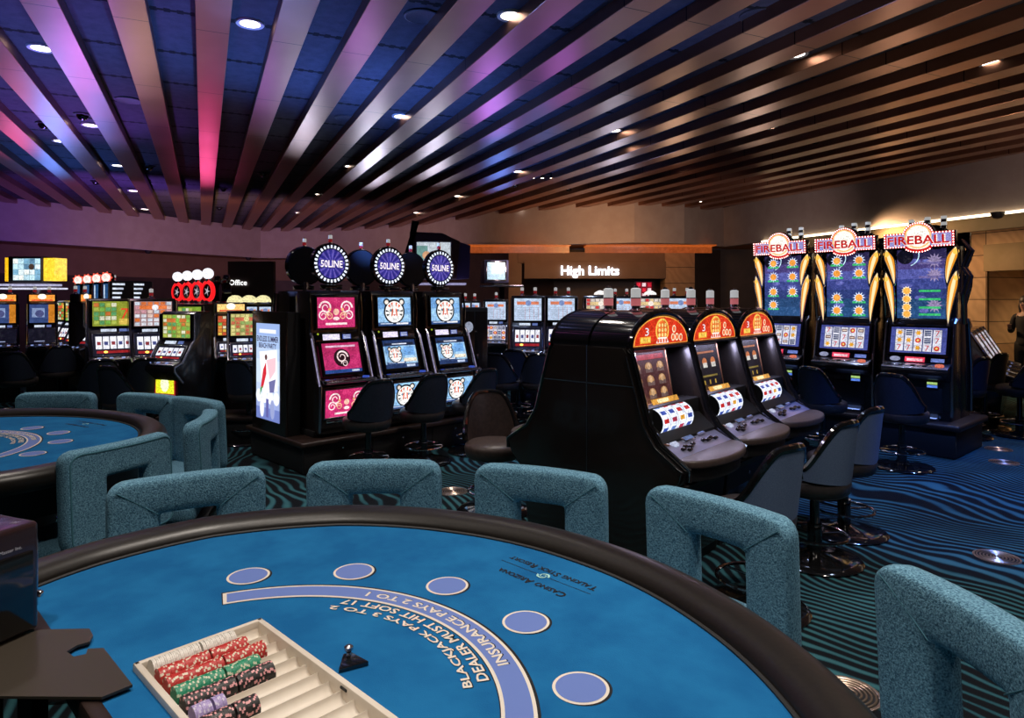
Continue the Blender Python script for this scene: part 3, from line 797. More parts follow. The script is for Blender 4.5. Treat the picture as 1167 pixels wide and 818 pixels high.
def chip_mesh(base, spot_c, nm):
    mb = MB(); R, h = .0195, .0032
    seg = 24
    vs = []; 
    for k in range(seg):
        a = 2 * PI * k / seg; c, s_ = math.cos(a), math.sin(a)
        vs += [(R * c, R * s_, 0), (R * c, R * s_, h)]
    b_ = mat('chip_' + nm, base, 0.45); e_ = mat('chip_spot_' + nm, spot_c, 0.45)
    for k in range(seg):
        j = (k + 1) % seg; m = e_ if (k % 4) in (0,) else b_
        if nm == 'white': m = e_ if k % 8 == 0 else b_
        mb.add([vs[2 * k], vs[2 * j], vs[2 * j + 1], vs[2 * k + 1]], [(0, 1, 2, 3)], m)
        for zi, fl_ in ((0, 1), (1, 0)):
            o_ = vs[2 * k + zi]; p_ = vs[2 * j + zi]; z = o_[2]
            i1 = (o_[0] * .72, o_[1] * .72, z); i2 = (p_[0] * .72, p_[1] * .72, z)
            mb.add([o_, p_, i2, i1], [(0, 1, 2, 3) if zi else (3, 2, 1, 0)], m)
    for z, fl_ in ((0, 1), (h, 0)):
        pts = [(R * .72 * math.cos(2 * PI * k / seg), R * .72 * math.sin(2 * PI * k / seg), z) for k in range(seg)]
        mb.add(pts, [tuple(range(seg)) if not fl_ else tuple(range(seg))[::-1]], b_)
    return mb
CHIPS = {'white': ((.74, .70, .64), (.60, .56, .50)), 'red': ((.50, .022, .018), (.72, .62, .48)), 'green': ((.010, .25, .13), (.60, .62, .45)),
         'black': ((.018, .016, .016), (.75, .35, .36)), 'lavender': ((.38, .30, .58), (.60, .55, .72))}
chip_src = {}
Mt = Matrix.Translation((CT1[0], CT1[1], 0)) @ RZ(46 - 90)
def roll(tube, col, y0, y1, group, label):
    """chips standing on edge in one tube, one object each"""
    pt = .00335 if col != 'white' else .0036
    n = int((y1 - y0) / pt)
    xc_ = X0 + wl + pitch * (tube + .5)
    for k in range(n):
        if col not in chip_src:
            o = chip_mesh(*CHIPS[col], col).build('casino_chip'); chip_src[col] = o
        else: o = chip_src[col].copy(); COL.objects.link(o)
        tag(o, label, 'casino chip', group)
        y = y0 + pt * k + (.004 if k > n * .55 else 0)
        lean = random.uniform(-2.0, 2.0)
        o.matrix_world = Mt @ T(xc_ + random.uniform(-.0006, .0006), y, TZ + .0035 + random.uniform(-.0004, .0004)) @ RX(-90 + lean * .4) @ RZ(random.uniform(0, 360))
for tb, col, a, b, ttl in ((0, 'white', .01, .172, 'white chips on edge in the outermost tube of the tray'),
                         (1, 'red', .008, .178, 'red and cream chips on edge beside the white roll'),
                         (2, 'red', .008, .195, 'red and cream chips on edge beside the green roll'),
                         (3, 'green', .008, .165, 'green and cream chips on edge between red and black rolls'),
                         (4, 'black', .008, .170, 'black chips with pink edge spots beside the green roll'),
                         (5, 'lavender', .008, .060, 'pale lavender chips on edge in the middle tube'),
                         (6, 'black', .008, .100, 'black chips with pink edge spots, short roll past the lavender')):
    roll(tb, col, Y0 + wl + a, Y0 + wl + b, 'chips: ' + ttl, ttl)
# loose red chips further along the next tube
# black wedge marker
lx, ly = at(400, H0 * F_PX / (757 - HY)), H0 * F_PX / (757 - HY)
lm = thing('lammer', 'small black triangular marker with a knob on the blue felt', 'marker', (lx, ly, TZ), math.radians(28))
mb = MB(); mb.prism([(-.030, -.022), (.030, -.022), (.008, .030), (-.008, .030)], .010, GLOSSB, bev=.002); mb.build('wedge', lm)
mb = MB(); mb.lathe([(.005, 0), (.004, .006), (.006, .009), (.009, .012), (.009, .018), (.005, .021), (.0005, .022)], STEEL, 16, T(0, .018, .0095)); mb.build('knob', lm)

# ---- card shuffler on its bracket shelf, left of the near table
def fz(px, py, z): y = (EYE - z) * F_PX / (py - HY); return (at(px, y), y)
zs = TZ + .012
outl = [fz(x, y, zs) for x, y in ((-60, 800), (-60, 745), (48, 717), (102, 716), (106, 724), (102, 731), (88, 735), (76, 742), (84, 748), (98, 745), (100, 739), (118, 738), (151, 780), (116, 794), (0, 793))]
sh = thing('shuffler_shelf', 'dark bronze metal shelf plate hooked over the dealer edge', 'shelf', (outl[8][0], outl[8][1], 0))
mb = MB(); plate = mat('bronze_plate', (0.060, 0.048, 0.036), 0.42, 0.3)
mb.prism([(x - outl[8][0], y - outl[8][1]) for x, y in outl][::-1], .005, plate, T(0, 0, TZ + .007)); mb.build('plate', sh)
mb = MB(); mb.box(-.16, -.03, .50, .05, .05, .96, BLACKM, .005); mb.box(-.06, -.03, .50, .03, .05, .96, BLACKM, .005); mb.build('post', sh)
bx, by = fz(45, 716, zs); rz = math.radians(68)
su = thing('card_shuffler', 'black card shuffler cabinet at the left edge with white lettering', 'card shuffler', (bx, by, TZ + .0125), rz)
# local: corner at the origin, body runs to -X (towards the frame edge) and +Y
mb = MB(); PUR = mat('shuffler_body', (0.030, 0.014, 0.016), 0.22, coat=.4)
hb = .235
mb.box(-.19, .13, hb / 2, .38, .26, hb, PUR, .010, seg=3); mb.build('body', su)
mb = MB(); mb.box(-.19, -.002, hb * .40, .35, .006, hb * .70, GLOSSB, .002); mb.build('door', su)
mb = MB(); mb.text('Shuffle Master Inc.', -.074, .190, .074, mat('white_print', (.95, .93, .95), .5), RX(90), .0015); mb.rect(-.11, .180, -.085, .1808, mat('white_print', (1, 1, 1)), .0015, RX(90)); mb.build('lettering', su)
mb = MB(); mb.box(-.16, .10, hb + .004, .16, .12, .008, CHROME, .003); mb.ball(-.12, .07, hb + .012, .018, CHROME, 12, .6); mb.build('card_chute', su)
mb = MB(); mb.box(.004, .02, hb * .5, .006, .012, hb * .62, STEEL, .002); mb.cyl(.008, .03, hb * .78, .005, .02, CHROME); mb.ball(.008, .012, hb * .30, .008, CHROME); mb.build('latch', su)
# ================================================================== slot stools
def make_stool(label, cloth, loc=(0, 0, 0), rz=0.0, inner=None, hgt=0.0):
    """sitter faces local -Y; tub back wraps round +Y"""
    inner = inner or SEATL
    t = thing('slot_stool', label, 'stool', loc, rz)
    R, th = .200, .040
    zt0 = .92 + hgt; zb = .53 + hgt
    def top(u):                 # u 0 at the middle of the back, 1 at the arm tips
        if u < .22: return zt0 - .10 * u * u
        k = (u - .22) / .78; return zt0 - .005 - .29 * (k * k * (3 - 2 * k))
    def bot(u): return zb + .035 * u
    NA, A = 36, 80
    vs = []; fs = []; outer = []; 
    sec = 6
    for k in range(NA + 1):
        u = -1 + 2 * k / NA; a = math.radians(90 + A * u); zt, z0 = top(abs(u)), bot(abs(u))
        endk = 1 - max(0, (abs(u) - .93) / .07) * .0
        for q in range(sec + 1):
            z = z0 + (zt - z0) * q / sec; flare = .045 * ((z - z0) / .39)
            vs.append(((R + th + flare) * math.cos(a) * 1.0, (R + th + flare) * math.sin(a) * .88, z))
        for q in range(sec + 1):
            z = zt - (zt - z0) * q / sec; flare = .045 * ((z - z0) / .39)
            vs.append(((R + flare) * math.cos(a), (R + flare) * math.sin(a) * .88, z))
    n = 2 * (sec + 1)
    f_out = []; f_in = []
    for k in range(NA):
        for i in range(n):
            q = (k * n + i, (k + 1) * n + i, (k + 1) * n + (i + 1) % n, k * n + (i + 1) % n)
            (f_out if i < sec else f_in).append(q)
    f_in.append(tuple(range(n))); f_in.append(tuple(NA * n + i for i in range(n))[::-1])
    mb = MB(); mb.add(vs, f_out, cloth); bk = mb.build('backrest', t, 50)
    mb = MB(); mb.add(vs, f_in, inner); mb.build('back_lining', bk, 50)
    mb = MB(); pts = []
    for k in range(NA + 1):
        u = -1 + 2 * k / NA; a = math.radians(90 + A * u); zt = top(abs(u)); fl_ = .045 * ((zt - bot(abs(u))) / .39)
        pts.append(((R + th * .55 + fl_) * math.cos(a), (R + th * .55 + fl_) * math.sin(a) * .88, zt))
    lo = [((R + th) * math.cos(math.radians(90 + A * s_)), (R + th) * math.sin(math.radians(90 + A * s_)) * .88, bot(1)) for s_ in (1,)]
    full = [(p[0], p[1], p[2] + .002) for p in pts]
    e0, e1 = pts[0], pts[-1]
    full = [(e0[0], e0[1], bot(1) + .01)] + full + [(e1[0], e1[1], bot(1) + .01)]
    mb.tube(full, .023, GLOSSB, 8); mb.build('edge_trim', t)
    mb = MB(); mb.lathe([(.0005, -.11), (.20, -.11), (.225, -.09), (.235, -.03), (.225, .0), (.19, .018), (.10, .026), (.0005, .028)], inner, 32, T(0, -.02, .55 + hgt)); mb.build('seat', t, 60)
    mb = MB(); mb.cyl(0, 0, .02, .030, .44 + hgt, GLOSSB); mb.cyl(0, 0, .02, .045, .22, GLOSSB); mb.build('pole', t)
    mb = MB(); mb.lathe([(.285, 0), (.290, .012), (.275, .024), (.20, .030), (.08, .050), (.05, .065)], GLOSSB, 40); mb.build('base', t, 50)
    mb = MB(); mb.torus(.20, .010, CHROME, T(0, 0, .17))
    for k in range(3):
        a = 2 * PI * k / 3 + .5; mb.tube([(.04 * math.cos(a), .04 * math.sin(a), .17), (.20 * math.cos(a), .20 * math.sin(a), .17)], .007, CHROME)
    mb.build('footrest', t)
    return t
_st = {}
def stool(x, y, nx, ny, label, cloth=None, twist=0, group=None, hgt=0.0):
    """stool whose sitter faces away from (nx, ny): nx, ny point from the machine to the stool"""
    cloth = cloth or NAVYV; rz = face(-nx, -ny) + math.radians(twist)
    key = (cloth.name, hgt)
    if key not in _st: _st[key] = make_stool(label, cloth, (x, y, 0), rz, BROWNL if cloth is BROWNL else None, hgt); o = _st[key]
    else: o = dup(_st[key], (x, y, 0), rz, label)
    if group: o['group'] = group
    return o
# ================================================================== slot machines
CANDLE_R, CANDLE_P, CANDLE_W = mat('candle_red', (.35, .03, .03), .3, emit=(.5, .02, .03), es=.25), mat('candle_pink', (.6, .2, .22), .3, emit=(.8, .2, .22), es=.35), mat('candle_white', (.55, .55, .55), .3, emit=(.8, .8, .8), es=.35)
def candle(parent, x, y, z, k=1.0, pink=False):
    mb = MB(T(x, y, z) @ S(k, k, k))
    mb.lathe([(.055, 0), (.05, .02), (.03, .03), (.03, .05)], CHROME, 20)
    mb.lathe([(.034, .05), (.034, .10)], CANDLE_P if pink else CANDLE_R, 20)
    mb.lathe([(.038, .10), (.038, .106)], CHROME, 20); mb.lathe([(.034, .106), (.034, .165), (.02, .172), (.0005, .172)], CANDLE_W, 20)
    mb.lathe([(.016, .17), (.016, .185), (.0005, .19)], CHROME, 12)
    return mb.build('candle_light', parent)
def plane(x, y, z, tilt=0): return T(x, y, z) @ RX(90 - tilt)      # local XY becomes an upright print facing -Y, tilted back
def frame_(mb, w_, h_, t_, d, m, M):
    for a, b, c, e in ((-w_ / 2 - t_, -h_ / 2 - t_, w_ / 2 + t_, -h_ / 2), (-w_ / 2 - t_, h_ / 2, w_ / 2 + t_, h_ / 2 + t_), (-w_ / 2 - t_, -h_ / 2, -w_ / 2, h_ / 2), (w_ / 2, -h_ / 2, w_ / 2 + t_, h_ / 2)):
        mb.box((a + c) / 2, (b + e) / 2, 0, c - a, e - b, d, m, .002, M, 1)
ST = 1.6     # strength of a lit screen
# ---- prints -------------------------------------------------------
def art_tiger(mb, w_, h_, M, s=ST, dim=1.0):
    e = lambda r, g, b, k=1.0: E(r, g, b, s * k)
    mb.rect(-w_ / 2, -h_ / 2, w_ / 2, h_ / 2, e(150, 195, 235), 0, M); mb.rect(-w_ / 2, -h_ / 2, w_ / 2, -h_ * .38, e(40, 70, 120), .0012, M)
    mb.rect(-w_ / 2, h_ * .1, -w_ * .2, h_ / 2, e(110, 160, 215), .0011, M); mb.rect(w_ * .22, -h_ * .1, w_ / 2, h_ * .3, e(120, 170, 220), .0011, M)
    r = min(w_, h_) * .44; B = e(10, 12, 25, .3)
    for sx in (-1, 1): mb.disc(sx * r * .72, r * .78, r * .30, B, .002, M, 16); mb.disc(sx * r * .72, r * .76, r * .18, e(240, 225, 215), .0025, M, 14)
    mb.disc(0, 0, r, B, .002, M, 28); mb.disc(0, -.02 * r, r * .86, e(250, 248, 245), .003, M, 28)
    O = e(225, 95, 50)
    for sx in (-1, 1):
        mb.ngon([(sx * r * .12, r * .75)[::1], (sx * r * .30, r * .70), (sx * r * .20, r * .35)][::sx], O, .0036, M)
        mb.ngon([(sx * r * .42, r * .62), (sx * r * .62, r * .45), (sx * r * .35, r * .30)][::sx], O, .0036, M)
        mb.ngon([(sx * r * .80, r * .15), (sx * r * .80, -.02 * r), (sx * r * .45, r * .02)][::sx], B, .0036, M)
        mb.ngon([(sx * r * .78, -r * .2), (sx * r * .68, -.38 * r), (sx * r * .42, -r * .2)][::sx], B, .0036, M)
        mb.ngon([(sx * r * .10, r * .25), (sx * r * .24, r * .22), (sx * r * .30, -r * .42), (sx * r * .16, -r * .30)][::sx], O, .0036, M)
        mb.disc(sx * r * .34, r * .10, r * .10, B, .004, M, 12); mb.disc(sx * r * .34, r * .10, r * .05, e(120, 190, 230), .0045, M, 10)
    mb.ngon([(-r * .14, -r * .22), (0, -r * .38), (r * .14, -r * .22)], e(200, 80, 80), .0042, M)
    mb.disc(0, -r * .58, r * .26, e(255, 255, 255), .0038, M, 16, r * .18); mb.rect(-r * .16, -r * .66, r * .16, -r * .62, B, .0042, M)
    mb.rect(-w_ * .42, -h_ * .44, -w_ * .05, -h_ * .41, e(200, 215, 240), .003, M); mb.rect(w_ * .05, -h_ * .46, w_ * .42, -h_ * .40, e(240, 240, 250), .003, M)
def curl(mb, x, y, r, m, M, z, sx=1, turns=1.5, wd=.28):
    vs = []; fs = []; n = 26
    for k in range(n):
        a = 2 * PI * turns * k / (n - 1); rr = r * (1 - .72 * k / (n - 1)); w2 = r * wd * (1 - .6 * k / n) * .5
        vs += [(x + sx * (rr - w2) * math.cos(a), y + (rr - w2) * math.sin(a), z), (x + sx * (rr + w2) * math.cos(a), y + (rr + w2) * math.sin(a), z)]
    for k in range(n - 1): fs.append((2 * k, 2 * k + 1, 2 * k + 3, 2 * k + 2) if sx > 0 else (2 * k + 2, 2 * k + 3, 2 * k + 1, 2 * k))
    mb.add(vs, fs, m, M)
def art_dragon(mb, w_, h_, M, s=ST, single=False):
    e = lambda r, g, b, k=1.0: E(r, g, b, s * k)
    mb.rect(-w_ / 2, -h_ / 2, w_ / 2, h_ / 2, e(200, 45, 110), 0, M); mb.rect(-w_ / 2, h_ * .1, w_ / 2, h_ / 2, e(190, 40, 100), .001, M)
    C_ = e(255, 225, 225)
    r = h_ * .24
    if single:
        mb.disc(0, 0, r * 1.25, e(60, 10, 35, .4), .0015, M, 20); curl(mb, 0, .1 * r, r * .9, C_, M, .003); curl(mb, r * .3, -r * .8, r * .5, C_, M, .0034, -1); mb.rect(-w_ * .4, h_ * .36, w_ * .4, h_ * .42, e(230, 190, 215), .002, M); mb.rect(-w_ / 2, -h_ / 2, w_ / 2, -h_ * .38, e(35, 70, 140), .002, M); mb.rect(w_ * .22, -h_ * .47, w_ * .42, -h_ * .41, e(220, 230, 250), .003, M)
        return
    for sx in (-1, 1):
        curl(mb, sx * w_ * .27, h_ * .16, r * .95, C_, M, .002, sx); curl(mb, sx * w_ * .34, -h_ * .10, r * .75, C_, M, .0025, -sx); curl(mb, sx * w_ * .18, -h_ * .12, r * .55, e(250, 200, 150), M, .003, sx)
        mb.disc(sx * w_ * .17, h_ * .10, r * .22, e(250, 180, 120), .003, M, 12)
    mb.disc(0, h_ * .02, r * .45, e(245, 190, 170), .002, M, 16); mb.disc(0, -h_ * .20, r * .5, C_, .002, M, 16, r * .25); mb.rect(-w_ * .28, -h_ * .41, w_ * .28, -h_ * .34, C_, .003, M)
def art_grid(mb, w_, h_, M, nx, ny, cols, bg, s=ST, pad=.16, line=None, seed=1):
    rnd = random.Random(seed)
    mb.rect(-w_ / 2, -h_ / 2, w_ / 2, h_ / 2, E(*bg, s * .6), 0, M)
    cw, ch = w_ / nx, h_ / ny
    for i in range(nx):
        for j in range(ny):
            x = -w_ / 2 + cw * (i + .5); y = -h_ / 2 + ch * (j + .5); c = rnd.choice(cols)
            mb.rect(x - cw * (.5 - pad), y - ch * (.5 - pad), x + cw * (.5 - pad), y + ch * (.5 - pad), E(*c, s), .0015, M)
def art_reels(mb, w_, h_, M, nx=5, ny=3, s=ST, seed=1):
    rnd = random.Random(seed); e = lambda r, g, b, k=1.0: E(r, g, b, s * k)
    mb.rect(-w_ / 2, -h_ / 2, w_ / 2, h_ / 2, e(60, 70, 150, .6), 0, M)
    cw, ch = w_ / nx, h_ / ny
    for i in range(nx):
        x = -w_ / 2 + cw * (i + .5); mb.rect(x - cw * .44, -h_ * .48, x + cw * .44, h_ * .48, e(225, 225, 240), .0012, M)
        for j in range(ny):
            y = -h_ / 2 + ch * (j + .5); k = rnd.randrange(5)
            if k == 0: mb.disc(x, y, ch * .34, e(215, 45, 40), .002, M, 12); mb.disc(x, y, ch * .16, e(255, 220, 120), .003, M, 8)
            elif k == 1:
                for q in (-1, 0, 1): mb.rect(x - cw * .34, y + q * ch * .26 - ch * .09, x + cw * .34, y + q * ch * .26 + ch * .09, e(30, 60, 130, .5), .002, M)
            elif k == 2: mb.text('7', x, y, cw * .42, e(210, 20, 30), M, .002)
            elif k == 3: mb.star(x, y, ch * .42, e(240, 170, 40), .002, 6, .5, M)
            else: mb.rect(x - cw * .32, y - ch * .2, x + cw * .32, y + ch * .2, e(120, 20, 30, .6), .002, M); mb.rect(x - cw * .24, y - ch * .08, x + cw * .24, y + ch * .08, e(250, 230, 210), .003, M)
def art_space(mb, w_, h_, M, s=ST, var=0):
    e = lambda r, g, b, k=1.0: E(r, g, b, s * k); rnd = random.Random(var + 3)
    n = 7
    cols = [(40, 35, 75), (75, 65, 125), (85, 90, 165), (60, 70, 140), (45, 60, 120), (35, 70, 115), (40, 80, 130)]
    for k in range(n): mb.rect(-w_ / 2, h_ / 2 - h_ * (k + 1) / n, w_ / 2, h_ / 2 - h_ * k / n, e(*cols[k], .8), 0, M)
    for k in range(7):
        x, y = rnd.uniform(-.35, .35) * w_, rnd.uniform(-.4, .4) * h_; mb.disc(x, y, w_ * rnd.uniform(.08, .15), e(95, 100, 175, .8), .0008 + k * .0001, M, 14, w_ * .05)
    G = e(60, 190, 110, .8)
    Rr = h_ * .15
    mb.disc(-w_ * .5 + w_ * .17, h_ * .5 - h_ * .10, w_ * .17, e(25, 25, 45, .4), .002, M, 24)
    mb.ring2(-w_ * .30, h_ * .42, w_ * .24, w_ * .26, e(190, 225, 245), .0022, M, 24, -70, 60)
    if var == 2: rows = [(.30, 1, 0), (.10, 1, 0), (-.10, 0, 1), (-.22, 0, 1), (-.34, 0, 1), (-.44, 0, 1)]
    elif var == 1: rows = [(.38, 2, 2), (.18, 2, 2), (-.02, 0, 0), (-.20, 2, 2), (-.40, 2, 2)]
    else: rows = [(.38, 2, 2), (.15, 2, 2), (-.10, 2, 2), (-.32, 2, 0)]
    for k, (y, a, b) in enumerate(rows):
        for sx, t_ in ((-1, a), (1, b)):
            x = sx * w_ * .26; yy = h_ * y
            if var == 2:
                if sx < 0 and k >= 2: mb.star(x - w_ * .04, yy, w_ * .11, e(235, 220, 190), .003, 11, .7, M); mb.disc(x - w_ * .04, yy, w_ * .075, e(240, 165, 70), .0036, M, 14)
                if sx > 0:
                    mb.rect(-w_ * .05, yy - h_ * .018, w_ * .38, yy + h_ * .012, G if k >= 2 else e(120, 110, 170, .7), .003, M)
                    if k in (0, 1, 4): mb.star(x, yy + h_ * .03, w_ * .17, e(150, 135, 175, .8), .0026, 12, .55, M)
                continue
            if not t_: continue
            mb.star(x, yy, w_ * .15, e(200, 215, 245), .003, 12, .55, M); mb.disc(x, yy, w_ * .085, e(235, 150, 60), .0036, M, 14)
            mb.rect(x - w_ * .15, yy - h_ * .085, x + w_ * .15, yy - h_ * .055, G, .003, M)
# ================================================================== bank A: upright machines with three screens
ZPOD = .32
def bulb_disc(mb, R, m_face, m_bulb, n=28, M=None):
    mb.lathe([(R, -.06), (R + .012, -.05), (R + .012, .0), (R, .006), (R * .80, .006)], GLOSSB, 36, M, cap=False)
    mb.disc(0, 0, R, BLACKM, .058, M=(M @ RY(180) if M else RY(180)), seg=32)
    mb.disc(0, 0, R * .985, mat('bezel_blue', (.02, .04, .10), .1), .004, M, 32)
    for k in range(n):
        a = 2 * PI * k / n; mb.ngon([(R * .80 * math.cos(a - .07), R * .80 * math.sin(a - .07)), (R * .95 * math.cos(a - .05), R * .95 * math.sin(a - .05)), (R * .95 * math.cos(a + .05), R * .95 * math.sin(a + .05)), (R * .80 * math.cos(a + .07), R * .80 * math.sin(a + .07))], m_bulb, .008, M)
    mb.disc(0, 0, R * .74, m_face, .007, M, 32)
def machine_upright(label, art, loc, rz, group):
    t = thing('slot_machine', label, 'slot machine', loc, rz, group)
    W = .62
    prof = [(-.16, .04), (-.30, .04), (-.32, .10), (-.30, .50), (-.22, .56), (-.10, 1.00), (-.10, 1.42), (-.07, 1.46), (.16, 1.46), (.22, 1.40), (.22, .04)]
    mb = MB(); mb.side(prof, -W / 2 + .03, W / 2 - .03, BLACK, bev=.004); mb.box(0, .05, .03, W - .02, .52, .06, BLACKM, .005)
    for k in range(4): mb.box(0, .222, 1.05 + .05 * k, .28, .006, .014, BLACKM)
    mb.build('cabinet', t)
    for sx in (-1, 1):
        mb = MB(); x = sx * (W / 2 - .02)
        path = [(x, -.32, .06), (x, -.34, .52), (x, -.30, .62), (x, -.17, .98), (x, -.13, 1.03)]
        mb.tube(path, .016, STEEL, 8); mb.tube([(p[0] + sx * .012, p[1] - .008, p[2]) for p in path[1:4]], .009, E(200, 190, 235, .7), 6)
        mb.tube([(x, -.12, 1.02), (x, -.13, 1.24), (x, -.10, 1.44)], .012, GLOSSB, 8)
        mb.build('side_trim', t)
    mb = MB(); M = plane(0, -.115, 1.235, 3); frame_(mb, .43, .31, .022, .04, GLOSSB, M); fr = mb.build('upper_screen', t)
    mb = MB(); (art_dragon if art == 'dragon' else art_tiger)(mb, .43, .31, M @ T(0, 0, .004)); mb.build('screen_print', fr, None)
    mb = MB(); M = plane(0, -.150, .985, 12); mb.box(0, 0, -.01, .50, .10, .03, GLOSSB, .004, M)
    mb.rect(-.17, -.030, .02, .030, E(225, 215, 245, 1.6), .008, M); mb.rect(.05, -.025, .15, .025, E(60, 80, 170, 1.0), .008, M)
    for k in range(3): mb.rect(.06, -.018 + .015 * k, .14, -.012 + .015 * k, E(210, 220, 250, 1.6), .010, M)
    mb.disc(-.22, .035, .013, E(170, 190, 40, 1.4), .009, M, 4); mb.build('display_strip', t, None)
    mb = MB(); M = plane(0, -.235, .775, 17); frame_(mb, .42, .31, .025, .03, GLOSSB, M); fr = mb.build('main_screen', t)
    mb = MB(); M2 = M @ T(0, 0, .004)
    if art == 'dragon':
        art_dragon(mb, .42, .31, M2, ST * .9, True)
    else:
        mb.rect(-.21, -.155, .21, .155, E(45, 75, 135, ST * .5), 0, M2); mb.rect(-.19, .10, .19, .125, E(25, 35, 60, 1), .001, M2); mb.rect(-.09, .106, .10, .118, E(220, 225, 245, ST), .002, M2)
        mb.rect(-.21, -.11, .21, .09, E(160, 200, 235, ST), .0012, M2); mb.rect(.04, -.02, .19, .08, E(110, 165, 225, ST), .0016, M2)
        art_tiger(mb, .24, .20, M2 @ T(-.07, -.01, .002)); mb.rect(.06, -.145, .17, -.12, E(200, 215, 245, ST), .002, M2); mb.rect(.03, -.09, .20, -.05, E(235, 225, 205, ST), .003, M2)
    mb.build('screen_print', fr, None)
    mb = MB(); mb.box(0, -.36, .56, .56, .16, .035, GLOSSB, .008, T(0, 0, 0)); mb.tube([(-.28, -.44, .555), (.28, -.44, .555)], .012, STEEL, 8); dk = mb.build('button_deck', t)
    for k in range(6): b1 = MB(); b1.box(-.20 + .06 * k, -.40, .582, .042, .026, .012, STEEL, .003); b1.build('button', dk)
    mb = MB(); mb.cyl(.20, -.37, .577, .035, .014, E(60, 90, 200, 1.0), 20); mb.build('spin_button', dk); mb = MB(); mb.rect(-.25, -.37, -.12, -.34, E(60, 80, 190, 1.2), .580); mb.build('button_label', dk)
    mb = MB(); M = plane(0, -.328, .335, -3); frame_(mb, .47, .27, .014, .02, STEEL, M); M2 = M @ T(0, 0, .003)
    (art_dragon if art == 'dragon' else art_tiger)(mb, .47, .27, M2, ST * 1.1); mb.build('belly_glass', t, None)
    mb = MB(); mb.box(0, -.30, .16, .44, .05, .04, CHROME, .008); mb.build('coin_tray', t)
    mb = MB(); mb.cyl(0, .02, 1.46, .035, .10, STEEL); M = plane(0, -.02, 1.74, 0)
    mb.box(0, -.02, 1.50, .20, .12, .05, GLOSSB, .01)
    bulb_disc(mb, .205, E(55, 50, 165, 1.0), E(220, 230, 255, 2.2), 28, M)
    for k in range(14):
        a = 2 * PI * k / 14; mb.ngon([(0, 0), (.15 * math.cos(a), .15 * math.sin(a)), (.15 * math.cos(a + .18), .15 * math.sin(a + .18))], E(120, 105, 215, 1.0), .0085, M)
    mb.text('50LINE', .002, -.002, .262, E(20, 15, 50, .3), M, .0095, .085); mb.text('50LINE', 0, 0, .25, E(250, 235, 250, 1.8), M, .0105, .075)
    mb.build('topper_sign', t)
    candle(t, 0, .0, 1.935, .62)
    return t
PA = Vector((-2.0, 6.36)); uA = Vector((.722, .692)); nA = Vector((.692, -.722)); rA = face(*nA)
def onA(s_, d): p = PA + uA * s_ - nA * d; return (p.x, p.y)
LA, DA = 2.36, 1.30
pod = thing('machine_base', 'long black base cabinet under the three bulb-topped machines', 'base cabinet', (PA.x, PA.y, 0), rA)
mb = MB(); mb.box(LA / 2, DA / 2 + .0, .14, LA - .06, DA - .06, .26, BLACKM, .004)
for k in range(4): mb.box(.02 + (LA - .04) * k / 3, .028, .15, .006, .006, .22, BLACK); 
for k in range(3): mb.cyl(.45 + .72 * k, .03, .2, .012, .012, CHROME, 10, RX(90) @ T(0, 0, 0) if False else T(0, 0, 0))
mb.build('cabinet', pod)
mb = MB(); mb.box(LA / 2, DA / 2, ZPOD - .03, LA + .03, DA + .03, .06, WOODK, .022, seg=3); mb.build('top', pod)
arts = ['dragon', 'tiger', 'tiger']
lbs = ['slot machine with pink dragon screens under a round topper', 'slot machine with tiger screens, middle of three round toppers', 'slot machine with tiger screens, farthest right of three round toppers']
for k, s_ in enumerate((.49, 1.20, 1.91)):
    x, y = onA(s_, .36); machine_upright(lbs[k], arts[k], (x, y, ZPOD), rA, 'slot machines with round bulb toppers')
for k, s_ in enumerate((.49, 1.20, 1.91)):
    x, y = onA(s_, DA - .36); machine_upright('slot machine seen from behind, %s of the back-to-back row' % ('nearest', 'middle', 'farthest')[k], 'tiger', (x, y, ZPOD), rA + PI, 'slot machines standing back to back behind')
# advertising box at the near end
x, y = onA(.088, .76)
sg = thing('advertising_box', 'tall black lightbox with a white poster of a surfing figure', 'lightbox', (x, y, ZPOD), rA - PI / 2)
mb = MB(); mb.box(0, .0, .62, .78, .15, 1.24, BLACKM, .008); mb.box(0, -.075, .62, .80, .03, 1.25, BLACK, .006); mb.build('housing', sg)
mb = MB(); M = plane(0, -.094, .62, 0); w_, h_ = .56, 1.0; e = lambda r, g, b: E(r, g, b, 1.52); GRAIN[0] = False
cols = [(150, 175, 225), (165, 190, 230), (185, 205, 238), (200, 218, 242), (205, 220, 240), (190, 205, 235), (150, 165, 215), (110, 125, 190)]
for k in range(8): mb.rect(-w_ / 2, h_ / 2 - h_ * (k + 1) / 8, w_ / 2, h_ / 2 - h_ * k / 8, e(*cols[k]), 0, M)
mb.text('CASINO NIGHTS', 0, .42, .40, e(245, 248, 255), M, .002, .05) if False else None
mb.text('ENDLESS SUMMER', 0, .34, .52, e(40, 20, 60), M, .002, .06); mb.text('BEACH PARTY', 0, .27, .42, e(40, 20, 60), M, .002, .055)
mb.rect(-.2, .40, .2, .44, e(235, 240, 252), .002, M)
mb.ngon([(-.20, .20), (.22, .24), (.24, -.18), (-.12, -.24)], e(245, 245, 250), .002, M)
mb.ngon([(-.02, .12), (.20, .16), (.19, .02), (.06, -.08)], e(235, 195, 205), .003, M)
mb.ngon([(-.10, .02), (-.03, .10), (-.02, -.02), (-.10, -.17), (-.17, -.20)], e(205, 40, 55), .004, M); mb.disc(-.03, .15, .03, e(90, 50, 50), .004, M, 12); mb.ngon([(-.17, -.18), (-.10, -.15), (-.18, -.26)], e(70, 150, 80), .0042, M)
mb.ngon([(.04, -.10), (.20, -.06), (.16, -.20), (.06, -.21)], e(110, 110, 160), .0042, M)
for k in range(4): mb.disc(-.21 + .14 * k, -.26, .07, e(235, 238, 250), .003, M, 16)
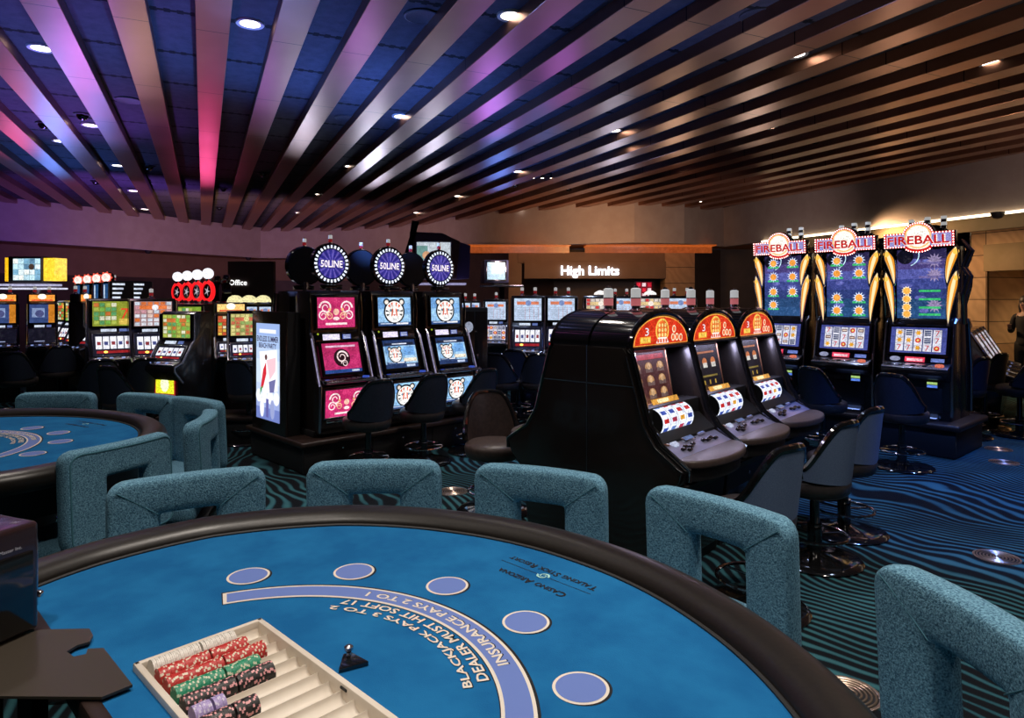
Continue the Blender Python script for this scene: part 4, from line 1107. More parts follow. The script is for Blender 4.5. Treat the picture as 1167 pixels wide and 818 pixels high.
mb.disc(-.13, -.38, .05, e(240, 242, 250), .004, M, 16, .10); mb.disc(.12, -.38, .05, e(150, 160, 205), .004, M, 16, .10); mb.rect(-.03, -.47, .03, -.28, e(95, 95, 160), .0035, M)
mb.build('poster', sg, None); GRAIN[0] = True
for k, (s_, d, tw) in enumerate(((.50, -.36, 0), (1.17, -.34, -2), (1.86, -.34, 4))):
    x, y = onA(s_, d)
    stool(x, y, nA.x, nA.y, ('black stool at the pink dragon machine', 'black stool at the middle tiger machine', 'black stool at the farthest tiger machine, chrome ring clear')[k], NAVYV, tw, 'black stools along the round-topper machines')

# ================================================================== bank B: arched cabinets
PB = Vector((1.016, 3.84)); uB = Vector((.660, .751)); nB = Vector((.751, -.660)); rB = face(*nB)
def onB(s_, d): p = PB + uB * s_ - nB * d; return (p.x, p.y)
SB, WB = .815, .805
HB = [(-.0, .0), (-.48, .0), (-.54, .52), (-.66, .63), (-.68, .70), (-.50, .82), (-.42, .94), (-.30, 1.36), (-.27, 1.40), (.0, 1.40)]
def arch_pts(W, z0, h, n=24, flat=.0):
    return [(W / 2 * math.cos(PI * k / n), z0 + h * math.sin(PI * k / n)) for k in range(n + 1)]
ORB = ['globe', 'seven']
def machine_arch(label, kind, loc, rz, group, simple=False):
    """origin: floor, middle of the back plane"""
    t = thing('slot_machine', label, 'slot machine', loc, rz, group)
    W = WB
    mb = MB()
    for sx in (-1, 1):
        mb.side(HB, sx * W / 2 - (.022 if sx > 0 else 0), sx * W / 2 + (.022 if sx < 0 else 0), BLACK, bev=.003)
    mb.side([(-.0, .0), (-.50, .0), (-.56, .50), (-.66, .60), (-.42, .70), (-.20, .72), (-.16, 1.2), (-.12, 1.40), (.0, 1.40)], -W / 2 + .02, W / 2 - .02, BLACKM)
    mb.build('cabinet', t)
    # barrel hood
    mb = MB(); A = Matrix(((1, 0, 0, 0), (0, 0, -1, 0), (0, 1, 0, 0), (0, 0, 0, 1)))     # XY outline -> XZ, extruded toward -Y
    hood = [(W / 2 * math.cos(PI * k / 28) , 1.395 + .225 * math.sin(PI * k / 28)) for k in range(29)]
    mb.prism(hood, .29, GLOSSB, A @ T(0, 0, .0)); mb.build('hood', t, 25)
    mb = MB(); pts = [(W / 2 * .965 * math.cos(PI * k / 28), -.292, 1.395 + .212 * math.sin(PI * k / 28)) for k in range(29)]
    mb.tube(pts + [], .020, GLOSSB, 8); mb.tube([(-W / 2 * .93, -.300, 1.385), (W / 2 * .93, -.300, 1.385)], .014, BLACK, 8); mb.build('hood_trim', t)
    # lit arch
    mb = MB(); M = T(0, -.298, 1.395) @ RX(90); e = lambda r, g, b, k=1.0: E(r, g, b, 1.5 * k); R, hh = W / 2 * .90, .185
    pts = [(R * math.cos(PI * k / 28), .004 + hh * math.sin(PI * k / 28)) for k in range(29)]
    mb.ngon(pts, e(245, 170, 70), 0, M); mb.ngon([(x * .965, .008 + (y - .004) * .94) for x, y in pts], e(215, 50, 20), .0012, M)
    for k in range(5): mb.rect(-R * .75 + k * .05, .03 + .03 * k, -R * .3 + k * .09, .034 + .03 * k, e(235, 90, 40), .0018, M)
    cx = .0
    mb.disc(cx, .095, .088, e(255, 205, 90), .002, M, 24, .080); mb.disc(cx, .095, .074, e(235, 110, 40), .0025, M, 24, .066)
    for i in range(3):
        for j in range(3): mb.disc(cx - .040 + .040 * i, .065 + .032 * j, .013, e(255, 225, 140), .003, M, 10)
    mb.ngon([(cx - .085, .012), (cx + .085, .012), (cx + .055, .050), (cx - .055, .050)], e(255, 245, 235), .0035, M)
    for k in range(4): mb.rect(cx - .07 + .036 * k, .016, cx - .046 + .036 * k, .04, e(230, 90, 60), .004, M)
    for x_, y_ in ((.16, .100), (.20, .045), (.145, .045), (.255, .040)): mb.disc(x_, y_, .026, e(255, 230, 190), .003, M, 14); mb.disc(x_, y_, .017, e(235, 100, 50), .0035, M, 12)
    mb.rect(-.285, .018, -.15, .060, e(235, 160, 50), .002, M)
    for k in range(3): mb.rect(-.275 + .042 * k, .024, -.242 + .042 * k, .054, e(250, 205, 90), .0028, M)
    mb.text('3', -.20, .092, .045, e(240, 245, 250), M, .003, .05)
    mb.build('arch_sign', t, None)
    # back glass, left part of the recess
    tb = 13
    mb = MB(); M = plane(-.095, -.262, 1.19, 11); w_, h_ = .50, .34; frame_(mb, w_, h_, .008, .01, mat('gold_trim', (.35, .16, .08), .4, .3), M)
    e2 = lambda r, g, b, k=1.0: E(r, g, b, 1.1 * k)
    if kind == 'globe':
        mb.rect(-w_ / 2, -h_ / 2, w_ / 2, h_ / 2, e2(95, 45, 45, .7), 0, M); mb.rect(-w_ * .42, h_ * .33, w_ * .42, h_ * .43, e2(190, 40, 40), .002, M)
        for i in range(3):
            for j in range(3):
                x_, y_ = -w_ * .3 + w_ * .3 * i, -h_ * .32 + h_ * .25 * j
                mb.disc(x_, y_, .045, e2(205, 150, 95), .002, M, 12, .034); mb.rect(x_ - .045, y_ - .034, x_ + .045, y_ - .008, e2(120, 95, 90), .003, M); mb.disc(x_, y_ + .008, .024, e2(235, 190, 140), .0034, M, 10)
    else:
        mb.rect(-w_ / 2, -h_ / 2, w_ / 2, h_ / 2, e2(14, 16, 34, .6), 0, M); mb.rect(-w_ * .36, h_ * .30, w_ * .36, h_ * .34, e2(205, 120, 60), .002, M); mb.rect(-w_ * .36, -h_ * .22, w_ * .36, -h_ * .18, e2(150, 130, 60), .002, M)
        for i in range(3): mb.disc(-w_ * .28 + w_ * .28 * i, .035, .040, e2(225, 130, 70), .002, M, 12, .034); mb.rect(-w_ * .28 + w_ * .28 * i - .035, -.005, -w_ * .28 + w_ * .28 * i + .035, .03, e2(240, 235, 225), .003, M)
        for i in range(4): mb.rect(-w_ * .3 + w_ * .18 * i, -h_ * .38, -w_ * .26 + w_ * .18 * i, -h_ * .29, e2(205, 165, 60), .002, M)
    mb.build('back_glass', t, None)
    mb = MB(); mb.box(0, -.33, .97, W - .05, .10, .10, BLACKM, .01); mb.side([(-.34, .95), (-.49, .825), (-.49, .78), (-.26, .78), (-.26, 1.02)], -W / 2 + .025, W / 2 - .025, BLACKM)
    mb.build('reel_housing', t)
    # four reels, each a drum with its strip of symbols
    for k in range(4):
        mb = MB(); xx = -.220 + .104 * k; M = T(xx, -.365, .925) @ RY(90); Rr = .088
        rnd = random.Random(k + 5)
        seg = 20; hw = .050
        for q in range(seg):
            a0, a1 = 2 * PI * q / seg, 2 * PI * (q + 1) / seg
            p = lambda a, zz, r_=Rr: (r_ * math.cos(a), r_ * math.sin(a), zz)
            mb.add([p(a0, -hw), p(a1, -hw), p(a1, hw), p(a0, hw)], [(0, 1, 2, 3)], E(225, 232, 250, 1.9), M)
            if q % 2 == 0:
                c = rnd.choice(((215, 40, 40), (60, 90, 190), (235, 170, 60), (120, 150, 220), (200, 60, 90)))
                mb.add([p(a0, -hw * .6, Rr + .001), p(a1, -hw * .6, Rr + .001), p(a1, hw * .6, Rr + .001), p(a0, hw * .6, Rr + .001)], [(0, 1, 2, 3)], E(*c, 1.2), M)
        mb.lathe([(Rr, -hw), (.02, -hw)], BLACKM, 20, M, cap=False); mb.lathe([(.02, hw), (Rr, hw)], BLACKM, 20, M, cap=False)
        mb.build('reel', t, 40)
    mb = MB(); M = plane(-.07, -.37, 1.05, 30); mb.rect(-.19, -.018, .15, .018, E(225, 160, 60, 1.4), 0, M); mb.rect(-.12, -.012, .02, .012, E(250, 235, 180, 1.6), .002, M)
    M = plane(-.07, -.452, .838, 35); mb.rect(-.21, -.016, .19, .016, E(30, 8, 8, 1.0), 0, M)
    for k in range(6): mb.rect(-.19 + .065 * k, -.008, -.155 + .065 * k, .008, E(225, 40, 30, 2.2), .002, M)
    mb.disc(-.02, 0, .016, E(255, 200, 90, 4.0), .003, M, 12); mb.build('display_strip', t, None)
    # button deck
    Md = T(0, -.50, .800) @ RX(24); DK = mat('deck_silver', (.42, .42, .60), .28, .5)
    mb = MB(); mb.box(0, -.045, -.012, W - .05, .20, .03, DK, .004, Md); dk = mb.build('button_deck', t)
    mb = MB(); mb.box(-.04, .015, .008, .15, .07, .02, CHROME, .004, Md); mb.rect(-.10, -.012, .02, .040, E(110, 135, 190, .9), .019, Md); mb.build('player_screen', dk)
    mb = MB(); mb.cyl(-.22, .01, 0, .038, .012, E(205, 215, 245, 1.0), 20, Md); mb.build('service_button', dk); mb = MB(); mb.box(-.31, .02, .005, .06, .06, .02, CHROME, .004, Md); mb.build('coin_slot', dk); mb = MB(); mb.box(.16, .02, .006, .10, .045, .02, DK, .004, Md); mb.rect(.12, .01, .20, .035, E(140, 165, 235, 1.0), .018, Md); mb.build('card_reader', dk)
    for k, (x_, y_) in enumerate(((-.22, -.065), (-.17, -.05), (-.17, -.085), (-.12, -.065), (-.07, -.05), (.08, -.05), (.13, -.06), (.18, -.05), (.23, -.065))):
        b1 = MB(); b1.box(x_, y_, .012, .042, .022, .016, GLOSSB, .004, Md); b1.build('button', dk)
    # leather arm rest, bowed at the front
    mb = MB(); n = 20; pts = [(-W / 2 + .03, -.575)] + [(-(W / 2 - .02) * math.cos(PI * k / n) , -.635 - .165 * math.sin(PI * k / n)) for k in range(n + 1)] + [(W / 2 - .03, -.575)]
    mb.prism(pts, .05, BROWNL, T(0, 0, .705), bev=.014); ar = mb.build('armrest', t, 50)
    mb = MB(); mb.prism([(x_ * .97, y_ * .985 + (-.0)) for x_, y_ in pts], .075, BLACKM, T(0, .02, .625), bev=.01); mb.build('armrest_skirt', ar)
    # bright edge along each cheek
    for sx in (-1, 1):
        mb = MB(); x_ = sx * (W / 2 - .010); path = [(x_, p[0] - .008, p[1] + .004) for p in HB[3:8]]
        path = [(x_, -.685, .64)] + path[1:] + [(x_, -.29, 1.385)]
        mb.tube(path, .017, GLOSSB, 8); mb.tube([(p[0] + sx * .012, p[1] - .006, p[2] + .004) for p in path], .004, CHROME, 6); mb.build('cheek_trim', t)
    mb = MB(); mb.box(0, -.535, .28, W - .12, .02, .38, BLACK, .004); mb.cyl(0, 0, 0, .012, .012, CHROME, 10, T(0, -.546, .44) @ RX(90)); mb.build('belly_door', t)
    candle(t, 0, -.10, 1.60, 1.0, True)
    if not simple:                       # added unseen fill light brightening the recess and deck
        d = bpy.data.lights.new('hood_fill', 'AREA'); d.energy = 2.8; d.color = (.70, .66, 1.0); d.shape = 'RECTANGLE'; d.size = .5; d.size_y = .06
        lo = bpy.data.objects.new('hood_fill', d); COL.objects.link(lo); lo.parent = t; lo.location = (0, -.27, 1.365); lo.rotation_euler = (math.radians(-22), 0, 0)
    return t
MBX = [.40, .40 + SB, .40 + 2 * SB]
DH = .685
lb3 = ['arched slot machine nearest, brown pictured glass, orange arch sign', 'arched slot machine in the middle of the arch row', 'arched slot machine farthest right of the arch row']
for k, s_ in enumerate(MBX):
    x, y = onB(s_, DH); machine_arch(lb3[k], 'globe' if k == 0 else 'seven', (x, y, 0), rB, 'arched machines, front row')
for k, s_ in enumerate(MBX):
    x, y = onB(s_, DH + .02); machine_arch('arched slot machine facing away, %s' % ('nearest, its deck sticking out at the left', 'middle of the hidden row', 'farthest of the hidden row')[k], 'seven', (x, y, 0), rB + PI, 'arched machines, row behind', True)
# end panel joints
x, y = onB(MBX[0] - WB / 2 - .004, DH + .01)
ep = thing('end_panel', 'black gloss end panel with fine joint lines closing the arched bank', 'panel', (x, y, 0), rB)
full = HB + [(-p[0], p[1]) for p in HB[::-1][1:]]
mb = MB(); mb.side([(p[0] * .985, max(p[1] * .995, .01)) for p in HB[1:-1]] + [(-p[0] * .985, max(p[1] * .995, .01)) for p in HB[1:-1][::-1]], -.014, 0, BLACK, bev=.002); mb.build('panel', ep)
mb = MB(); mb.box(-.0155, 0, .70, .003, .005, 1.40, STEEL); mb.box(-.0155, 0, 1.16, .003, .70, .005, STEEL)
for sy in (-1, 1): mb.tube([(-.016, sy * -p[0] * .975 if sy < 0 else p[0] * .975, p[1] * .99) for p in HB[3:8]], .0035, STEEL, 5)
mb.build('joint_trim', ep)
for (x, y), tw, lb in (((1.33, 3.66), -14, 'blue-backed stool at the nearest arched machine, leftmost of three'), ((1.97, 4.34), -12, 'blue-backed stool with wide round base in full view'), ((2.42, 4.86), -12, 'blue-backed stool behind the other two, partly hidden')):
    stool(x, y, nB.x, nB.y, lb, BLUEF, tw, 'blue-backed stools at the arched machines')
# brown leather stool on the far side of the bank
p = onB(.35, 1.86); stool(p[0], p[1], -nB.x, -nB.y, 'brown leather stool beside the left deck of the arched bank', BROWNL, -35)

# ================================================================== bank F: tall machines with the curved paytable
def horn(mb, sx, M, y0):
    """tapering yellow-white lobe with a chrome edge; M is the print plane"""
    def lobe(x, y, h, w_, lean, m1, m2, m3):
        L, Rr = [], []
        n = 14
        for k in range(n + 1):
            f = k / n; yy = y - h * f; cx = x + lean * math.sin(f * PI * .5)
            wd = w_ * (math.sin(PI * min(1, f * 3.2 + .08) / 2) if f < .29 else (1 - (f - .29) / .71) ** .75 * 1.0); wd = max(wd, .003)
            L.append((cx - wd / 2, yy)); Rr.append((cx + wd / 2, yy))
        def strip(sc, z, m):
            vs = []; fs = []
            for (a, b) in zip(L, Rr):
                c = (a[0] + b[0]) / 2; h2 = (b[0] - a[0]) / 2 * sc; vs += [(c - h2, a[1], z), (c + h2, a[1], z)]
            for k in range(n): fs.append((2 * k, 2 * k + 2, 2 * k + 3, 2 * k + 1))
            mb.add(vs, fs, m, M)
        strip(1.0, .050, m1); strip(.40, .0515, m2)
        mb.disc(x + 0.0, y - h * .13, w_ * .30, m3, .053, M, 14)
        pth = [M @ Vector((p[0], p[1], .05)) for p in L] + [M @ Vector((p[0], p[1], .05)) for p in Rr[::-1]]
        mb.tube(pth, .0085, CHROME, 6, True)
        bk = [(p[0], p[1]) for p in L] + [(p[0], p[1]) for p in Rr[::-1]]
        mb.prism(bk, .045, GLOSSB, M @ T(0, 0, .002))
    GRAIN[0] = False; g1, g2, g3 = E(235, 150, 35, 1.3), E(255, 225, 170, 1.5), E(255, 190, 80, 1.6); GRAIN[0] = True
    lobe(sx * .350, y0, .42, .105, -sx * .085, g1, g2, g3)
    lobe(sx * .355, y0 - .26, .62, .095, -sx * .080, g1, g2, g3)
def machine_tall(label, var, loc, rz, group):
    t = thing('slot_machine', label, 'slot machine', loc, rz, group)
    W = .70; z = 0
    prof = [(.0, .0), (-.32, .0), (-.34, .12), (-.34, .42), (-.46, .50), (-.46, .55), (-.33, .62), (-.24, 1.04), (-.22, 1.10), (-.16, 1.12), (-.16, 1.92), (.0, 1.92)]
    mb = MB(); mb.side(prof, -W / 2 + .02, W / 2 - .02, BLACK, bev=.004); mb.build('cabinet', t)
    for sx in (-1, 1):
        mb = MB(); x = sx * (W / 2 - .01)
        mb.tube([(x, -.34, .05), (x, -.35, .46), (x, -.33, .62), (x, -.24, 1.06), (x, -.19, 1.10)], .016, STEEL, 8)
        mb.tube([(x + sx * .03, -.02, 1.05), (x + sx * .02, -.04, 1.35), (x + sx * .08, -.05, 1.58), (x + sx * .02, -.05, 1.68), (x + sx * .09, -.05, 1.86), (x + sx * .0, -.03, 1.98)], .020, CHROME if sx > 0 else STEEL, 8)
        mb.build('side_trim', t)
    # curved paytable: bows forward, waisted
    Mp = plane(0, -.185, 1.50, 0); w_, h_ = .50, .78
    mb = MB(); frame_(mb, w_, h_, .030, .05, GLOSSB, Mp); pt = mb.build('paytable', t)
    mb = MB(); art_space(mb, w_, h_, Mp @ T(0, 0, .006), 1.9, var); mb.build('screen_print', pt, None)
    mb = MB(); horn(mb, 1, plane(0, -.19, 1.50, 0), .40); mb.build('horn', t, 50); mb = MB(); horn(mb, -1, plane(0, -.19, 1.50, 0), .40); mb.build('horn', t, 50)
    # marquee
    mb = MB(); M = plane(0, -.30, 1.99, -4)
    def outline(k, d):
        w2, h2 = .355 + d, .085 + d; R = .165 + d
        pts = [(-w2, -h2), (-.14, -h2)] + [(R * .95 * math.cos(math.radians(a)), -.06 + R * .5 * math.sin(math.radians(a)) - .0) for a in range(215, 330, 12)] + [(.14, -h2), (w2, -h2), (w2, h2)]
        a0 = math.degrees(math.asin(min(1, (h2 - .035) / R)))
        pts += [(R * math.cos(math.radians(a0 + (180 - 2 * a0) * i / 16)), .035 + R * math.sin(math.radians(a0 + (180 - 2 * a0) * i / 16))) for i in range(17)] + [(-w2, h2)]
        return pts
    mb.prism(outline(0, .0), .10, GLOSSB, M @ T(0, 0, -.10)); mb.ngon(outline(0, -.004), mat('marquee_red', (.2, .01, .01), .3, emit=srgb(200, 20, 20), es=.8), .002, M)
    mb.rect(-.325, -.066, .325, .066, E(150, 145, 205, 1.5), .004, M); mb.disc(0, .040, .135, E(255, 248, 235, 1.7), .006, M, 32); mb.ring2(0, .04, .118, .135, E(255, 190, 120, 1.6), .007, M, 32)
    mb.disc(0, -.05, .12, E(255, 235, 215, 1.6), .0055, M, 24, .055)
    fb = mb.build('marquee', t, None)
    mb = MB(); mb.text('FIREBALL', .003, -.003, .635, E(255, 232, 225, 1.7), M, .016, .108); mb.text('FIREBALL', 0, 0, .615, E(200, 12, 8, 1.5), M, .022, .096)
    mb.build('marquee_lettering', fb, None)
    mb = MB(); o_ = outline(0, -.012); L = 0; acc = 0; last = o_[-1]
    for p_ in o_:
        d = math.hypot(p_[0] - last[0], p_[1] - last[1]); nn = max(1, int(d / .028))
        for i in range(nn):
            f = i / nn; xx, yy = last[0] + (p_[0] - last[0]) * f, last[1] + (p_[1] - last[1]) * f
            mb.ball(xx, yy, .008, .0075, E(255, 205, 200, 3.5), 6, 1, M)
        last = p_
    mb.build('bulbs', fb)
    # lower screen
    mb = MB(); M = plane(0, -.296, .865, 13); w_, h_ = .56, .29; frame_(mb, w_, h_, .028, .03, GLOSSB, M); ls = mb.build('reel_screen', t)
    mb = MB(); M2 = M @ T(0, 0, .004); mb.rect(-w_ / 2, -h_ / 2, w_ / 2, h_ / 2, E(90, 100, 190, .9), 0, M2); art_reels(mb, w_ * .84, h_ * .88, M2 @ T(0, 0, .001), 5, 3, 1.4, var * 7 + 2); mb.build('screen_print', ls, None)
    mb = MB(); M = plane(0, -.345, .655, 20); mb.box(0, 0, -.01, .62, .10, .02, GLOSSB, .003, M)
    mb.disc(-.22, 0, .055, E(170, 175, 210, 1.0), .002, M, 20, .028); mb.rect(-.12, -.028, .08, .028, E(235, 60, 90, 1.5), .002, M); mb.rect(-.10, -.018, .06, .010, E(245, 190, 200, 1.8), .003, M); mb.rect(.14, -.02, .27, .02, E(120, 140, 220, 1.1), .002, M); mb.build('display_strip', t, None)
    mb = MB(); Md = T(0, -.395, .585) @ RX(26); mb.box(0, 0, 0, .66, .13, .03, STEEL, .006, Md); dk = mb.build('button_deck', t)
    for k in range(8): b1 = MB(); b1.box(-.26 + .06 * k, -.01, .018, .044, .030, .014, CHROME if k % 2 else GLOSSB, .004, Md); b1.build('button', dk)
    mb = MB(); mb.cyl(.24, 0, .014, .045, .014, E(235, 120, 90, 1.4), 20, Md @ S(1, .6, 1)); mb.build('spin_button', dk)
    mb = MB(); mb.box(.16, -.35, .38, .12, .04, .07, BLACKM, .004); mb.rect(.11, .375, .21, .41, E(190, 225, 120, 1.3), -.371 * -1, None) if False else None
    M = plane(.16, -.372, .39); mb.rect(-.05, .004, .05, .030, E(180, 220, 130, 1.2), .001, M); mb.rect(-.05, -.03, .05, -.004, E(90, 130, 230, 1.6), .001, M); mb.build('bill_slot', t)
    mb = MB(); mb.box(0, -.345, .22, .50, .02, .26, BLACKM, .004); mb.build('belly_door', t)
    mb = MB(); mb.box(0, -.36, .015, .46, .07, .02, STEEL, .004); mb.rect(-.2, -.39, .2, -.33, E(130, 160, 245, 2.2), .026); mb.build('floor_light', t, None)
    for dx in (.03, .19):
        mb = MB(T(dx, -.08, 1.92)); mb.cyl(0, 0, 0, .012, .23, STEEL, 10)
        for q, mm in enumerate((CHROME, CANDLE_W, CHROME, CANDLE_W)): mb.cyl(0, 0, .20 + .035 * q, .030 if mm is CANDLE_W else .033, .033, mm, 16)
        mb.build('candle_light', t)
    mb = MB(); mb.box(0, -.12, 1.98, .40, .2, .20, BLACKM, .02); mb.build('marquee_box', t)
    return t
PF = Vector((4.66, 6.95)); uF = Vector((-.66, .751)); nF = Vector((-.751, -.66)); rF = face(*nF)
# along uF away from the near corner; the bank's depth runs behind the fronts
def onF(s_, d): p = PF + uF * s_ - nF * d; return (p.x, p.y)
LF, DF = 2.55, 1.05
pod = thing('machine_base', 'black base cabinet with rounded lip under the red marquee machines', 'base cabinet', (PF.x, PF.y, 0), rF)
# local +X runs to the viewer's right when facing the front: from the far end to the near corner
mb = MB(); mb.box(-LF / 2, DF / 2, .15, LF - .08, DF - .08, .28, BLACKM, .004)
for k in range(4): mb.box(-.04 - (LF - .08) * k / 3, .038, .15, .006, .006, .22, BLACK)
mb.build('cabinet', pod)
mb = MB(); mb.box(-LF / 2, DF / 2, .33, LF + .02, DF + .02, .07, WOODK, .026, seg=3); mb.build('top', pod)
ZF = .365
for k, s_ in enumerate((.46, 1.26, 2.08)):
    x, y = onF(s_, DF / 2 + .02); o = machine_tall('tall machine with red FIREBALL marquee, %s' % ('nearest and largest of three', 'middle of three', 'farthest left, partly behind the arches')[k], 2 - k, (x, y, ZF), rF, 'tall machines with red marquees')
for k, s_ in enumerate((.46, 1.26)):
    x, y = onF(s_, DF / 2 + .03); machine_tall('tall machine facing away behind the %s red marquee machine' % ('nearest', 'middle')[k], 1, (x, y, ZF), rF + PI, 'tall machines facing away')
for k, (px, y, tw, lb) in enumerate(((1028, 6.72, -8, 'black stool in front of the nearest red marquee machine'), (938, 7.35, -14, 'black stool in front of the middle red marquee machine'), (892, 7.9, -10, 'dark stool by the farthest red marquee machine, mostly hidden'))):
    stool(at(px, y), y, nF.x, nF.y, lb, NAVYV, tw, 'black stools at the red marquee machines', .02)
# ================================================================== machines further back
GR = [(235, 235, 245), (215, 225, 240), (230, 120, 110), (150, 170, 220), (245, 245, 250)]
WARMC = [(235, 200, 80), (120, 190, 90), (225, 90, 60), (240, 235, 200), (235, 150, 60)]
GREENC = [(130, 190, 80), (190, 205, 90), (215, 120, 60), (240, 240, 210), (100, 170, 110)]
def topper(t, kind, H):
    mb = MB()
    if kind == 'flame':        # lit red and white crown over a tapering blue body
        mb.lathe([(.07, H), (.09, H + .02), (.055, H + .10), (.075, H + .30), (.06, H + .32)], GLOSSB, 14, S(1, .6, 1))
        mb.ngon([(-.03, H + .02), (.04, H + .02), (.045, H + .28), (-.035, H + .28)], E(50, 95, 150, 1.0), .058, RX(90)); mb.rect(-.02, H + .04, -.005, H + .26, E(220, 235, 250, 1.5), .060, RX(90));  # white streak is a painted highlight on the glossy blue body
        mb.star(0, H + .38, .105, E(240, 90, 70, 1.8), .03, 9, .75, RX(90)); mb.disc(0, H + .38, .07, E(255, 225, 215, 2.0), .035, RX(90), 14)
        mb.lathe([(.10, -.04), (.10, .02), (.0005, .02)], GLOSSB, 16, T(0, 0, H + .38) @ RX(90))
    elif kind == 'wheel':      # red ringed wheel under a white globe
        M = T(0, 0, H + .19) @ RX(90)
        mb.lathe([(.12, -.03), (.155, -.03), (.165, -.01), (.165, .02), (.15, .03), (.112, .02)], mat('wheel_red', (.3, .01, .01), .3, emit=srgb(225, 25, 30), es=1.1), 28, M, cap=False)
        mb.disc(0, 0, .135, GLOSSB, .012, M, 28); mb.star(0, 0, .085, E(215, 205, 215, 1.0), .015, 5, .25, M)
        mb.cyl(0, 0, H, .05, .05, STEEL, 12); mb.ball(0, 0, H + .46, .085, E(240, 240, 250, 1.8), 16); mb.lathe([(.03, H + .33), (.05, H + .38)], CHROME, 12)
    elif kind == 'drum':
        M = T(0, 0, H + .19) @ RX(90); mb.lathe([(.0005, -.10), (.16, -.10), (.17, -.06), (.17, .05), (.155, .06), (.0005, .06)], GLOSSB, 28, M); mb.cyl(0, 0, H, .06, .05, STEEL, 12)
        mb.lathe([(.06, H + .36), (.075, H + .42), (.05, H + .50), (.0005, H + .51)], GLOSSB, 14)
    elif kind == 'box':        # dark box with small white marks on its end
        mb.box(0, 0, H + .20, .34, .26, .32, BLACKM, .03); M = plane(0, -.132, H + .2)
        for k in range(4): mb.rect(-.13, -.12 + .07 * k, -.02 + .02 * k, -.09 + .07 * k, E(220, 230, 250, 1.4), .002, M)
        mb.cyl(0, 0, H, .05, .06, STEEL, 12)
    elif kind == 'dome':       # half round yellow lamp
        mb.box(0, 0, H + .02, .22, .12, .04, CHROME, .008); mb.lathe([(.13, 0), (.125, .04), (.10, .085), (.05, .115), (.0005, .12)], E(245, 235, 175, 1.6), 20, T(0, 0, H + .035) @ S(1, .5, 1))
    elif kind == 'swoosh':
        mb.lathe([(.10, 0), (.09, .03), (.04, .06), (.0005, .07)], E(245, 240, 235, 1.8), 16, T(0, 0, H + .02) @ S(1, .5, 1)); mb.cyl(0, 0, H, .02, .03, STEEL, 8)
    else: return None
    return mb.build('topper', t)
